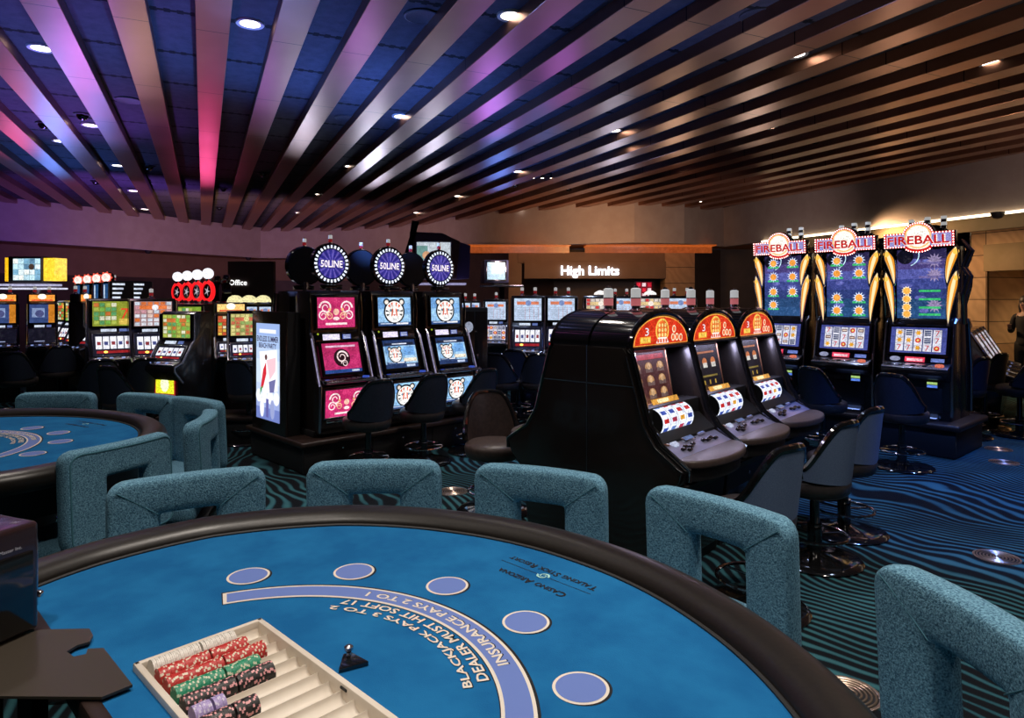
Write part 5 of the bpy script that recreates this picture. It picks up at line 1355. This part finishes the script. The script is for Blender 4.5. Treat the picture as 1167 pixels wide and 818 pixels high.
def machine_basic(label, px, y, ang, H=1.68, W=.60, top='grid', mid='reels', cols=GR, bg=(120, 130, 180), tk=None, seed=1, group=None, belly=None, crown=None, cand=1, x=None, low=False):
    """ang: direction the machine faces, degrees from straight at the lens, positive turns to the viewer's right"""
    x = at(px, y) if x is None else x
    va = math.atan2(-y, -x) ; a = va + math.radians(ang); n = (math.cos(a), math.sin(a))
    t = thing('slot_machine', label, 'slot machine', (x, y, 0), face(*n), group)
    z1 = H * .74                                   # foot of the upper glass
    if low: prof = [(.0, .0), (-.42, .0), (-.46, .5), (-.60, .58), (-.60, .64), (-.42, .70), (-.10, H), (.0, H)]
    else: prof = [(.0, .0), (-.40, .0), (-.42, .70), (-.54, .84), (-.54, .89), (-.42, .94), (-.30, z1), (-.26, z1 + .05), (-.26, H - .03), (-.22, H), (.0, H)]
    mb = MB(); mb.side(prof, -W / 2, W / 2, BLACK, bev=.006); mb.build('cabinet', t)
    mb = MB()
    for sx in (-1, 1): mb.tube([(sx * W / 2, p[0] - .006, p[1]) for p in (prof[2:7] if low else prof[2:9])], .014, STEEL, 6)
    mb.build('side_trim', t)
    if not low:
        M = plane(0, -.268, (z1 + .08 + H - .04) / 2); w_, h_ = W * .82, (H - .04) - (z1 + .08)
        mb = MB(); frame_(mb, w_, h_, .014, .02, GLOSSB, M)
        if top == 'grid':
            art_grid(mb, w_, h_, M @ T(0, 0, .003), 6, 6, cols, bg, 1.3, .12, seed=seed); mb.rect(-w_ * .36, h_ * .18, w_ * .36, h_ * .34, E(*cols[2], 1.4), .006, M); mb.disc(w_ * .05, h_ * .26, h_ * .12, E(*cols[0], 1.5), .008, M, 12)
        elif top == 'split':
            mb.rect(-w_ / 2, -h_ / 2, w_ / 2, h_ / 2, E(*bg, 1.0), .002, M); art_grid(mb, w_ * .60, h_ * .9, M @ T(-w_ * .18, 0, .003), 4, 5, cols, bg, 1.2, .08, seed=seed); mb.text('7', w_ * .33, .0, w_ * .20, E(225, 60, 40, 1.6), M, .006); mb.rect(w_ * .18, -h_ * .45, w_ * .46, -h_ * .2, E(235, 200, 90, 1.3), .005, M)
        elif top == 'dim':
            mb.rect(-w_ / 2, -h_ / 2, w_ / 2, h_ / 2, E(60, 80, 135, 1.2), .002, M); mb.rect(-w_ * .4, -h_ * .2, w_ * .1, h_ * .3, E(150, 170, 215, 1.2), .004, M); mb.disc(-w_ * .1, 0, h_ * .2, E(90, 95, 150, 1.0), .005, M, 12); mb.rect(w_ * .25, -h_ / 2, w_ / 2, h_ / 2, E(225, 140, 40, 1.1), .004, M)
        elif top == 'white':
            mb.rect(-w_ / 2, -h_ / 2, w_ / 2, h_ / 2, E(190, 208, 235, 1.5), .002, M); mb.rect(-w_ * .40, h_ * .22, w_ * .40, h_ * .36, E(225, 130, 95, 1.4), .004, M); mb.disc(w_ * .02, h_ * .29, h_ * .13, E(120, 140, 190, 1.4), .006, M, 14)
            for k in range(6): mb.rect(-w_ * .42, -h_ * .42 + h_ * .10 * k, w_ * .42, -h_ * .41 + h_ * .10 * k, E(150, 150, 175, 1.0), .004, M)
            for k in range(4): mb.rect(-w_ * .1 + w_ * .16 * k, -h_ * .44, -w_ * .09 + w_ * .16 * k, h_ * .1, E(220, 130, 130, 1.0), .0045, M)
        mb.build('upper_glass', t, None)
        mb = MB(); zz = (.94 + z1) / 2; M = plane(0, -.372, zz, math.degrees(math.atan2(.12, z1 - .94))); w_, h_ = W * .84, (z1 - .94) * .92
        frame_(mb, w_, h_, .012, .02, STEEL, M)
        if mid == 'reels':
            mb.rect(-w_ / 2, -h_ / 2, w_ / 2, h_ / 2, E(35, 35, 60, .5), .002, M)
            for k in range(5 if W < .62 else 4):
                nn = 5 if W < .62 else 4; x0 = -w_ * .45 + w_ * .9 * k / nn; mb.rect(x0 + .006, -h_ * .2, x0 + w_ * .9 / nn - .006, h_ * .38, E(235, 235, 248, 1.7), .004, M)
                mb.rect(x0 + .02, -h_ * .02, x0 + w_ * .9 / nn - .02, h_ * .14, E(170, 60, 70, 1.0) if (k + seed) % 2 else E(80, 90, 160, 1.0), .006, M)
            mb.rect(-w_ * .42, -h_ * .40, w_ * .42, -h_ * .28, E(190, 40, 45, 1.0), .004, M); mb.disc(-w_ * .2, -h_ * .34, h_ * .08, E(255, 200, 80, 2.6), .006, M, 10, h_ * .05)
        elif mid == 'dark': mb.rect(-w_ / 2, -h_ / 2, w_ / 2, h_ / 2, E(22, 24, 40, .8), .002, M); mb.rect(-w_ * .3, -h_ * .4, w_ * .1, -h_ * .34, E(170, 180, 220, 1.2), .004, M)
        else: art_reels(mb, w_, h_, M @ T(0, 0, .002), 5, 3, 1.3, seed)
        mb.build('reel_glass', t, None)
        mb = MB(); M = plane(0, -.305, z1 + .02, 30); mb.rect(-W * .25, -.02, W * .08, .02, E(215, 225, 245, 1.4), .012, M); mb.rect(W * .14, -.02, W * .3, .02, E(110, 130, 200, 1.0), .012, M); mb.build('display_strip', t, None)
    else:
        M = T(0, -.26, (.70 + H) / 2) @ RX(math.degrees(math.atan2(H - .70, .32))); w_ = W * .8; h_ = math.hypot(H - .7, .32) * .8
        mb = MB(); frame_(mb, w_, h_, .014, .02, STEEL, M); art_reels(mb, w_, h_, M @ T(0, 0, .006), 3, 3, 1.0, seed); mb.build('slanted_screen', t, None)
    mb = MB(); Md = T(0, -.48, .925 if not low else .66) @ RX(18); mb.box(0, 0, 0, W * .9, .12, .02, STEEL, .004, Md)
    for k in range(6): mb.box(-W * .32 + W * .125 * k, -.01, .014, .04, .026, .012, CHROME if k % 2 else E(150, 170, 235, 1.0), .003, Md)
    mb.build('button_deck', t)
    if belly:
        mb = MB(); M = plane(0, -.432, .67); mb.rect(-.17, -.13, .17, .13, E(200, 40, 40, 1.0), .004, M); mb.rect(-.15, -.11, .15, .11, E(*belly, 1.8), .006, M); mb.disc(0, 0, .07, E(240, 245, 200, 1.8), .008, M, 14, .09); mb.build('belly_glass', t, None)
    if crown:
        mb = MB(); M = plane(0, -.20, H + .07); mb.box(0, -.10, H + .06, W, .18, .15, BLACKM, .03); mb.rect(-W * .42, -.055, W * .42, .05, E(*crown, 1.8), .003, M); mb.disc(0, .02, .06, E(255, 245, 220, 2.2), .005, M, 14, .045); mb.rect(-W * .35, -.05, W * .35, -.03, E(225, 70, 50, 1.6), .005, M); mb.build('crown_sign', t, None)
    if tk: topper(t, tk, H + (.13 if crown else 0))
    elif cand:
        for k in range(cand): candle(t, -.10 + .20 * k if cand > 1 else 0, -.1, H + (.13 if crown else 0), .75)
    return t
def bstool(px, y, ang, label, group, hgt=0.0, cloth=None):
    x = at(px, y); a = math.atan2(-y, -x) + math.radians(ang)
    return stool(x, y, math.cos(a), math.sin(a), label, cloth or NAVYV, 0, group, hgt)
GL = 'slot machines on the far left'
machine_basic('slot machine with green paytable and white reels, left of a pair', 124, 9.0, 8, 1.70, .54, 'split', 'reels', GREENC, (170, 180, 60), None, 3, None, cand=0)
machine_basic('slot machine with pink paytable and white reels, right of a pair', 171, 9.0, 8, 1.70, .54, 'grid', 'reels', GR[:2] + [(230, 120, 60), (220, 160, 170), (240, 210, 200)], (215, 170, 170), None, 4, None, cand=1)
for k, (px, y) in enumerate(((90, 12.4), (100.5, 11.9), (111, 11.4), (122, 10.9))):
    machine_basic('machine with a red and white crown topper, %s of four in a file' % ('leftmost', 'second', 'third', 'rightmost')[k], px, y, -62, 1.66, .5, 'grid', 'reels', WARMC, (120, 150, 60), None, k, 'crown-topped machines', cand=0)
    tt = COL.objects[-1]
for o in [o for o in bpy.data.objects if o.get('group') == 'crown-topped machines']:
    # the crowns face the room although the cabinets stand side on
    c = topper(o, 'flame', 1.66); c.rotation_euler = (0, 0, math.radians(35)); candle(o, 0, .12, 1.98, .6)
for k, (px, y) in enumerate(((138, 10.7), (160, 10.9))):
    machine_basic('dark machine carrying a black box topper with white stripes, %s' % ('left' if k == 0 else 'right'), px, y, 5, 1.62, .28, 'grid', 'reels', GR, (60, 60, 90), 'box', 5 + k, 'box-topped machines')
for k, px in enumerate((202.5, 213.5, 225, 237)):
    machine_basic('machine under a red ringed wheel with white globe, %s of four' % ('leftmost', 'second', 'third', 'rightmost')[k], px, 11.7 - .5 * k, -60, 1.62, .52, 'grid', 'reels', GREENC, (150, 190, 60), 'wheel', 8 + k, 'red wheel machines')
machine_basic('slot machine with green paytable below the red wheels', 214, 9.7, 5, 1.62, .36, 'split', 'reels', GREENC, (150, 190, 60), None, 8, None, cand=0)
for k, px in enumerate((248, 258)):
    machine_basic('machine topped by a plain black drum, %s' % ('left' if k == 0 else 'right'), px, 12.6 - .6 * k, 100, 1.62, .4, 'grid', 'reels', GREENC, (80, 80, 60), 'drum', 3 + k, 'drum-topped machines')
machine_basic('slot machine with an orange lit crown, beneath the Office sign', 262, 9.5, 4, 1.50, .42, 'grid', 'reels', WARMC, (200, 120, 60), None, 14, None, crown=(250, 200, 120), cand=0)
for k, px in enumerate((268, 284, 300)):
    machine_basic('machine with a half round yellow lamp, %s of three' % ('left', 'middle', 'right')[k], px, 11.3, 6, 1.60, .22, 'white', 'reels', GREENC, (90, 130, 90), 'dome', 17 + k, 'yellow lamp machines')
machine_basic('slot machine turned left with a glowing yellow belly panel', 222, 8.4, -48, 1.54, .56, 'grid', 'reels', GREENC, (190, 190, 90), None, 21, None, belly=(220, 225, 40), cand=0)
machine_basic('slot machine with yellow paytable beside the lightbox', 277, 8.9, 5, 1.54, .42, 'grid', 'reels', [(225, 215, 140), (150, 180, 100), (215, 110, 80)], (215, 205, 120), None, 22, None, cand=0)
# dark cabinet backs between them
def back_cabinet(px, y, w_, h_, label, oval=False, ang=0):
    x = at(px, y); a = math.atan2(-y, -x) + math.radians(ang)
    t = thing('cabinet', label, 'cabinet', (x, y, 0), face(math.cos(a), math.sin(a)))
    mb = MB(); mb.box(0, .25, h_ / 2, w_, .5, h_, BLACKM, .01); mb.build('body', t)
    mb = MB(); mb.box(-w_ * .25, -.004, h_ / 2, w_ * .47, .012, h_ * .94, BLACK, .004); mb.box(w_ * .25, -.004, h_ / 2, w_ * .47, .012, h_ * .94, BLACK, .004); mb.build('door', t)
    mb = MB()
    if oval: mb.disc(-w_ * .22, h_ * .84, .055, E(190, 200, 225, .8), .012, RX(90), 20, .07); mb.rect(w_ * .0, h_ * .80, w_ * .08, h_ * .81, STEEL, .012, RX(90))
    mb.cyl(0, 0, 0, .012, .01, CHROME, 10, T(0, -.01, h_ * .55) @ RX(90)); mb.box(w_ * .1, -.014, h_ * .6, .03, .01, .06, STEEL, .003); mb.build('lock', t)
    return t
back_cabinet(541, 8.7, .34, 1.58, 'black cabinet back with a pale oval badge', True)
machine_basic('small bright slot machine below the wall television', 566, 12.2, -4, 1.68, .44, 'white', 'video', GR, (200, 150, 180), None, 31)
for k, (px, y) in enumerate(((603, 10.3), (641, 10.5))):
    machine_basic('slot machine with white paytable below High Limits, %s' % ('left of two' if k == 0 else 'right, cut off by black hood'), px, y, -4, 1.74, .50, 'white', 'reels', GR, (200, 210, 235), None, 33 + k, None, cand=2)
for k, (px, y) in enumerate(((684, 10.6), (708, 11.8), (741, 10.6), (776, 10.9))):
    machine_basic('white-topped machine peeping over the arched bank, %s' % ('leftmost', 'second', 'third', 'rightmost')[k], px, y, -2, 1.74, .50, 'grid' if k % 2 == 0 else 'white', 'reels', [(240, 225, 215), (215, 60, 60), (235, 205, 150), (225, 235, 245)], (200, 190, 190), 'swoosh' if k in (0, 2) else None, 40 + k, 'machines behind the arched bank', cand=2)
y = 12.6; x = at(734, y); t = thing('red_display', 'small red and white video display above the arched bank', 'screen', (x, y, 0))
mb = MB(); mb.box(0, .05, 1.86, .34, .08, .34, BLACKM, .01); mb.cyl(0, .05, 0, .03, 1.7, BLACKM); mb.build('housing', t)
mb = MB(); M = plane(0, 0.005, 1.86); art_grid(mb, .30, .30, M, 3, 3, [(225, 40, 60), (240, 210, 215), (200, 30, 50)], (150, 20, 40), 1.5); mb.build('screen', t, None)
for k, (px, y) in enumerate(((522, 11.8), (533, 12.2))):
    machine_basic('narrow machine glimpsed right of the round toppers, %s' % ('left', 'right')[k], px, y, 20, 1.66, .3, 'white', 'reels', WARMC, (180, 170, 170), None, 50 + k, None, cand=2)
# far left row and the pole display
for k, (px, y) in enumerate(((3, 11.2), (48, 11.4), (85, 10.7))):
    machine_basic('blue-screened machine with a red lit crown, %s' % ('cut by left photo edge', 'under the pole display', 'narrow, right of the pole display')[k], px, y, 0 if k < 2 else 50, 1.64, .42 if k < 2 else .26, 'dim', 'dark', [(90, 110, 170), (120, 130, 190), (180, 140, 80)], (60, 70, 120), None, 60 + k, None, crown=(240, 150, 60), cand=2)
y = 12.9; x = at(32, y); t = thing('pole_display', 'boxy display with bright screen and yellow sides on a pole', 'display', (x, y, 0), math.radians(-4))
zc = zat(307, y); mb = MB(); mb.box(-.01, .12, zc, .60, .30, .50, BLACKM, .01); mb.box(-.42, .12, zc, .08, .28, .46, E(250, 185, 20, 1.7), .004); mb.box(-.34, .12, zc, .08, .3, .50, BLACKM, .004)
mb.build('housing', t)
mb = MB(); mb.box(0, 0, 0, .28, .26, .44, E(255, 205, 50, 1.9), .004, T(.46, .12, zc) @ RZ(-12)); mb.build('side_light', t)
mb = MB(); M = plane(0, -.035, zc); art_grid(mb, .56, .42, M, 5, 4, [(190, 225, 240), (220, 235, 240), (120, 170, 200), (235, 240, 235), (90, 130, 160)], (160, 205, 225), 1.7, .05, seed=4); mb.disc(.10, .05, .06, E(90, 70, 60, 1.0), .004, M, 10); mb.build('screen', t, None)
mb = MB(); mb.box(0.0, .05, zc - .30, 1.0, .40, .04, E(190, 190, 225, 1.2), .004); mb.box(.05, .05, zc - .37, 1.1, .45, .03, E(225, 225, 250, 1.4), .004); mb.build('light_shelf', t)
mb = MB(); mb.cyl(.10, .1, 0, .07, zc - .38, STEEL); mb.cyl(.10, .1, zc - .58, .12, .10, E(200, 215, 250, 1.6)); mb.build('pole', t)
# angular kiosk display behind the round toppers
y = 11.2; x = at(497, y); t = thing('overhead_display', 'big angular maroon display housing with a pale screen, black fin on its left', 'display', (x, y, 0), math.radians(6))
mb = MB(); MAR = mottled('maroon_panel', (.045, .012, .014), (.06, .018, .02), 5, .4, 0)
zt, zb_ = zat(264, y), zat(318, y); pts = [(-.44, zb_), (.34, zb_), (.40, zt - .16), (.10, zt - .02), (-.44, zt)]
A = Matrix(((1, 0, 0, 0), (0, 0, -1, 0), (0, 1, 0, 0), (0, 0, 0, 1)))
mb.prism(pts, .5, MAR, A @ T(0, 0, -.5), bev=.01); mb.prism([(.33, zb_), (.56, zb_ + .02), (.58, zt - .22), (.385, zt - .16)], .4, mat('violet_panel', (.06, .04, .16), .4), A @ T(0, 0, -.48)); mb.build('housing', t)
mb = MB(); mb.prism([(-.62, zb_ + .1), (-.52, zb_ + .1), (-.40, zt + .18), (-.28, zt + .16), (-.44, zt - .1), (-.50, zb_ + .3)][::1], .04, GLOSSB, A @ T(0, 0, .02)); mb.build('fin', t)
mb = MB(); M = plane(-.04, -.012, (zt + zb_) / 2 + .02); mb.rect(-.28, -.22, .28, .20, E(205, 215, 225, 1.3), .0, M); mb.rect(-.28, -.1, -.10, .14, E(120, 165, 160, 1.2), .002, M); mb.disc(-.12, -.02, .07, E(225, 170, 130, 1.3), .003, M, 12); mb.rect(.02, -.15, .24, -.02, E(170, 175, 180, 1.2), .002, M); frame_(mb, .56, .42, .02, .02, STEEL, M @ T(0, -.01, 0)); mb.build('screen', t, None)
mb = MB(); mb.cyl(0, .25, 0, .07, zb_, BLACKM); mb.box(0, .1, zb_ - .08, 1.0, .5, .03, E(170, 165, 210, 1.0), .004); mb.build('pole', t)
# television on a wall shelf
y = 13.2; x = at(566, y)
mb = MB(); mb.box(x + .1, y + .1, zat(326, y), .85, .5, .04, STEEL, .006); mb.box(x + .1, y + .36, (zat(326, y)) / 2, .10, .1, zat(326, y), BLACKM); tag(mb.build('wall_shelf'), 'pale shelf holding the television, under the orange coffer', 'shelf')
t = thing('television', 'boxy television with a glowing pale screen on a shelf', 'television', (x, y, zat(326, y) + .02), math.radians(14))
mb = MB(); mb.box(0, .2, .27, .50, .40, .46, mat('tv_shell', (.10, .10, .22), .4), .02); mb.box(.05, .14, .02, .2, .2, .04, BLACKM); mb.build('housing', t)
mb = MB(); M = plane(-.01, -.004, .28); frame_(mb, .36, .34, .03, .02, STEEL, M); mb.rect(-.18, -.17, .18, .17, E(195, 225, 245, 1.6), .002, M); mb.rect(-.1, -.06, .12, .10, E(225, 240, 250, 1.7), .004, M); mb.build('screen', t, None)
# slant-topped row past the red marquee machines
for k in range(4):
    x_ = 6.36 + .62 * .62 * k; y = 9.4 + .78 * .62 * k
    machine_basic('slant-topped machine in a file beyond the red marquees, %s' % ('nearest', 'second', 'third', 'farthest')[k], 0, y, math.degrees(math.atan2(-.62, .78) - math.atan2(-y, -x_)) , 1.24, .56, low=True, seed=70 + k, group='slant-topped machines', cand=0, x=x_)
for k, (px, y, a) in enumerate(((1100, 8.2, 60), (1122, 8.8, 62), (1162, 8.25, 60))):
    bstool(px, y, a, 'dark stool beside the slant-topped row, %s' % ('nearest', 'half hidden behind the nearest', 'at the right photo edge')[k], 'stools by the slant-topped row', .06)
# stools in the dark middle distance
for k, (px, y, a, lb) in enumerate(((114, 8.0, 5, 'dark stool in front of the green paytable machine'), (142, 7.25, -50, 'navy stool turned side on, nearer than the green paytable machine'), (168, 8.2, 0, 'dark stool in front of the pink paytable machine'),
                                (283, 7.9, -40, 'black stool curving beside the lightbox'), (573, 8.9, -30, 'dark stool near the black cabinet back'), (614, 8.9, 0, 'dark stool at the white paytable machine below High Limits'),
                                (591, 9.55, -20, 'small far stool between two nearer dark stools'), (20, 9.2, -20, 'black stool at the far left edge'), (66, 10.2, 10, 'black stool under the pole display'))):
    bstool(px, y, a, lb, None, .05)
# base cabinet under the yellow-lit pair
y = 8.0; x = at(255, y); t = thing('low_counter', 'low dark counter behind the left table chairs', 'counter', (x, y, 0), 0)
mb = MB(); mb.box(0, 0, .14, 1.3, .5, .28, BLACKM, .004); mb.build('body', t); mb = MB(); mb.box(0, 0, .30, 1.36, .56, .05, WOODK, .015); mb.build('top', t)

# ================================================================== people
def skin(name, chains, parent, m, sub=1):
    """one continuous skinned surface from joint chains: each a list of (co, radius), first joint shared by index ref"""
    me = bpy.data.meshes.new(name); vs = []; es = []; rs = []; ids = {}
    def vid(key, co, r):
        if key in ids: return ids[key]
        ids[key] = len(vs); vs.append(co); rs.append(r); return ids[key]
    for ch in chains:
        prev = None
        for key, co, r in ch:
            i = vid(key, co, r)
            if prev is not None and prev != i: es.append((prev, i))
            prev = i
    me.from_pydata(vs, es, []); me.update()
    o = bpy.data.objects.new(name, me); COL.objects.link(o); o.parent = parent
    md = o.modifiers.new('skin', 'SKIN'); md.use_smooth_shade = True
    for i, sv in enumerate(me.skin_vertices[0].data):
        sv.radius = (rs[i] if isinstance(rs[i], tuple) else (rs[i], rs[i])); sv.use_root = (i == 0)
    s_ = o.modifiers.new('sub', 'SUBSURF'); s_.levels = sub; s_.render_levels = sub
    dg = bpy.context.evaluated_depsgraph_get(); ev = o.evaluated_get(dg)
    nm = bpy.data.meshes.new_from_object(ev); nm.name = name
    o.modifiers.clear(); o.data = nm; nm.materials.clear(); nm.materials.append(m)
    for p in nm.polygons: p.use_smooth = True
    return o
SKIN = mat('skin', (.42, .24, .17), .5)
def person(label, x, y, rz, top_m, leg_m, hair_m, k=1.0, lean=0.0, long_hair=False, arm='down'):
    t = thing('person', label, 'person', (x, y, 0), rz)
    L = lean
    def P(x_, y_, z_): return (x_ * k, (y_ - L * max(0, z_ - .9)) * k, z_ * k)
    ch = [[('pel', P(0, 0, .95), (.15, .11)), ('wai', P(0, 0, 1.10), (.125, .09)), ('che', P(0, -.01, 1.30), (.155, .10)), ('sho', P(0, .0, 1.41), (.10, .07)), ('nec', P(0, -.005, 1.47), .048), ('hd1', P(0, -.015, 1.55), (.070, .085)), ('hd2', P(0, -.01, 1.62), (.078, .095)), ('hd3', P(0, 0, 1.69), (.055, .065))]]
    hands = []
    for s_ in (-1, 1):
        n = 'LR'[s_ > 0]
        ch.append([('pel', P(0, 0, .95), .13), ('hip' + n, P(s_ * .09, 0, .88), .085), ('kne' + n, P(s_ * .10, -.01, .50), .055), ('ank' + n, P(s_ * .10, .02, .09), .038), ('toe' + n, P(s_ * .11, -.13, .035), .032)])
        if arm == 'down' or s_ > 0: el, wr = (s_ * .24, .03, 1.10), (s_ * .25, -.06, .87)
        else: el, wr = (s_ * .23, -.02, 1.12), (s_ * .12, -.22, 1.20)
        d = Vector(wr) - Vector(el); d.normalize(); pm = Vector(wr) + d * .075
        ch.append([('sho', P(0, 0, 1.41), .07), ('sh' + n, P(s_ * .165, 0, 1.40), .052), ('el' + n, P(*el), .037), ('wr' + n, P(*wr), .025), ('pm' + n, P(*pm), (.034, .015))])
        for f in range(4):
            off = Vector((0, (f - 1.5) * .020, 0)) if abs(d.z) > .6 else Vector(((f - 1.5) * .018, 0, .01)); Lf = (.070, .080, .076, .060)[f]
            a_ = pm + off + d * .012; b_ = a_ + d * Lf * .55; c_ = b_ + d * Lf * .40 + Vector((-s_ * .014, 0, 0))
            ch.append([('pm' + n, P(*pm), .02), ('f%d' % f + n, P(*a_), .0088), ('g%d' % f + n, P(*b_), .0082), ('h%d' % f + n, P(*c_), .0065)])
        th = Vector(wr) + d * .03 + Vector((0, -.035, 0)); ch.append([('wr' + n, P(*wr), .025), ('t' + n, P(*th), .010), ('u' + n, P(*(th + d * .04 + Vector((0, -.012, 0)))), .008)])
    body = skin('body', ch, t, SKIN, 1)
    # clothing follows the same joints, a little fuller
    c2 = [[('hem', P(0, 0, .86), (.172, .132)), ('pel', P(0, 0, .95), (.168, .128)), ('wai', P(0, 0, 1.10), (.140, .105)), ('che', P(0, -.01, 1.30), (.172, .118)), ('sho', P(0, 0, 1.41), (.112, .082)), ('col', P(0, 0, 1.445), .058)]]
    for s_ in (-1, 1):
        n = 'LR'[s_ > 0]
        if arm == 'down' or s_ > 0: el, wr = (s_ * .24, .03, 1.10), (s_ * .25, -.055, .89)
        else: el, wr = (s_ * .23, -.02, 1.12), (s_ * .13, -.205, 1.19)
        c2.append([('sho', P(0, 0, 1.41), .08), ('sh' + n, P(s_ * .165, 0, 1.40), .066), ('el' + n, P(*el), .050), ('wr' + n, P(*wr), .036)])
    skin('shirt', c2, t, top_m, 1)
    c3 = [[('pel', P(0, 0, .93), (.158, .122))]]
    for s_ in (-1, 1): n = 'LR'[s_ > 0]; c3.append([('pel', P(0, 0, .93), .13), ('hip' + n, P(s_ * .09, 0, .86), .100), ('kne' + n, P(s_ * .10, -.01, .50), .070), ('ank' + n, P(s_ * .10, .02, .11), .055)])
    c3.append([('pel', P(0, 0, .93), (.158, .122)), ('wst', P(0, 0, 1.05), (.142, .108))])
    skin('trousers', c3[1:], t, leg_m, 1)
    h3 = P(0, .0, 1.63); mb = MB()
    mb.ball(h3[0], h3[1] + .015, h3[2] + .02, .103 * k, hair_m, 18, 1.15)
    if long_hair:
        q = [P(0, .05, 1.66), P(0, .085, 1.55), P(0, .09, 1.42), P(0, .085, 1.28)]; mb.tube(q, .08, hair_m, 12, rr=[.085, .105, .10, .05]); 
        for s_ in (-1, 1): mb.tube([P(s_ * .06, 0, 1.68), P(s_ * .085, .0, 1.56), P(s_ * .08, .0, 1.40)], .03, hair_m, 8, rr=[.03, .035, .015])
    mb.build('hair', t, 60)
    f = P(0, -.095, 1.60); mb = MB(); mb.ball(f[0], f[1] - .01, f[2] - .01, .014 * k, SKIN, 10, 1.6)
    for s_ in (-1, 1): mb.ball(f[0] + s_ * .030, f[1] + .006, f[2] + .018, .011, mat('eye_white', (.7, .7, .7), .2), 10); mb.ball(f[0] + s_ * .030, f[1] - .002, f[2] + .018, .006, BLACKM, 8); mb.ball(f[0] + s_ * .085, f[1] + .09, f[2] + .005, .02, SKIN, 10, 1.4)
    mb.ball(f[0], f[1] + .004, f[2] - .052, .016, mat('lips', (.35, .10, .09), .4), 10, .4); mb.build('face', t)
    mb = MB()
    for s_ in (-1, 1): a = P(s_ * .105, -.05, .04); mb.box(a[0], a[1], .04, .09, .27, .08, BLACKM, .025)
    mb.build('shoe', t)
    return t
person('standing person in dark clothes with long dark hair at the right edge', at(1169, 11.4), 11.4, math.radians(-70), mat('dark_jacket', (.007, .006, .006), .8), BLACKM, mat('dark_hair', (.02, .012, .010), .5), 1.0, 0, True, 'bent')
person('person in a pale pink shirt, half hidden by the red marquee machine', at(1096.5, 12.1), 12.1, math.radians(-80), mat('pink_shirt', (.62, .40, .36), .8), BLACKM, mat('brown_hair', (.05, .03, .02), .5), .93, .12, False, 'down')
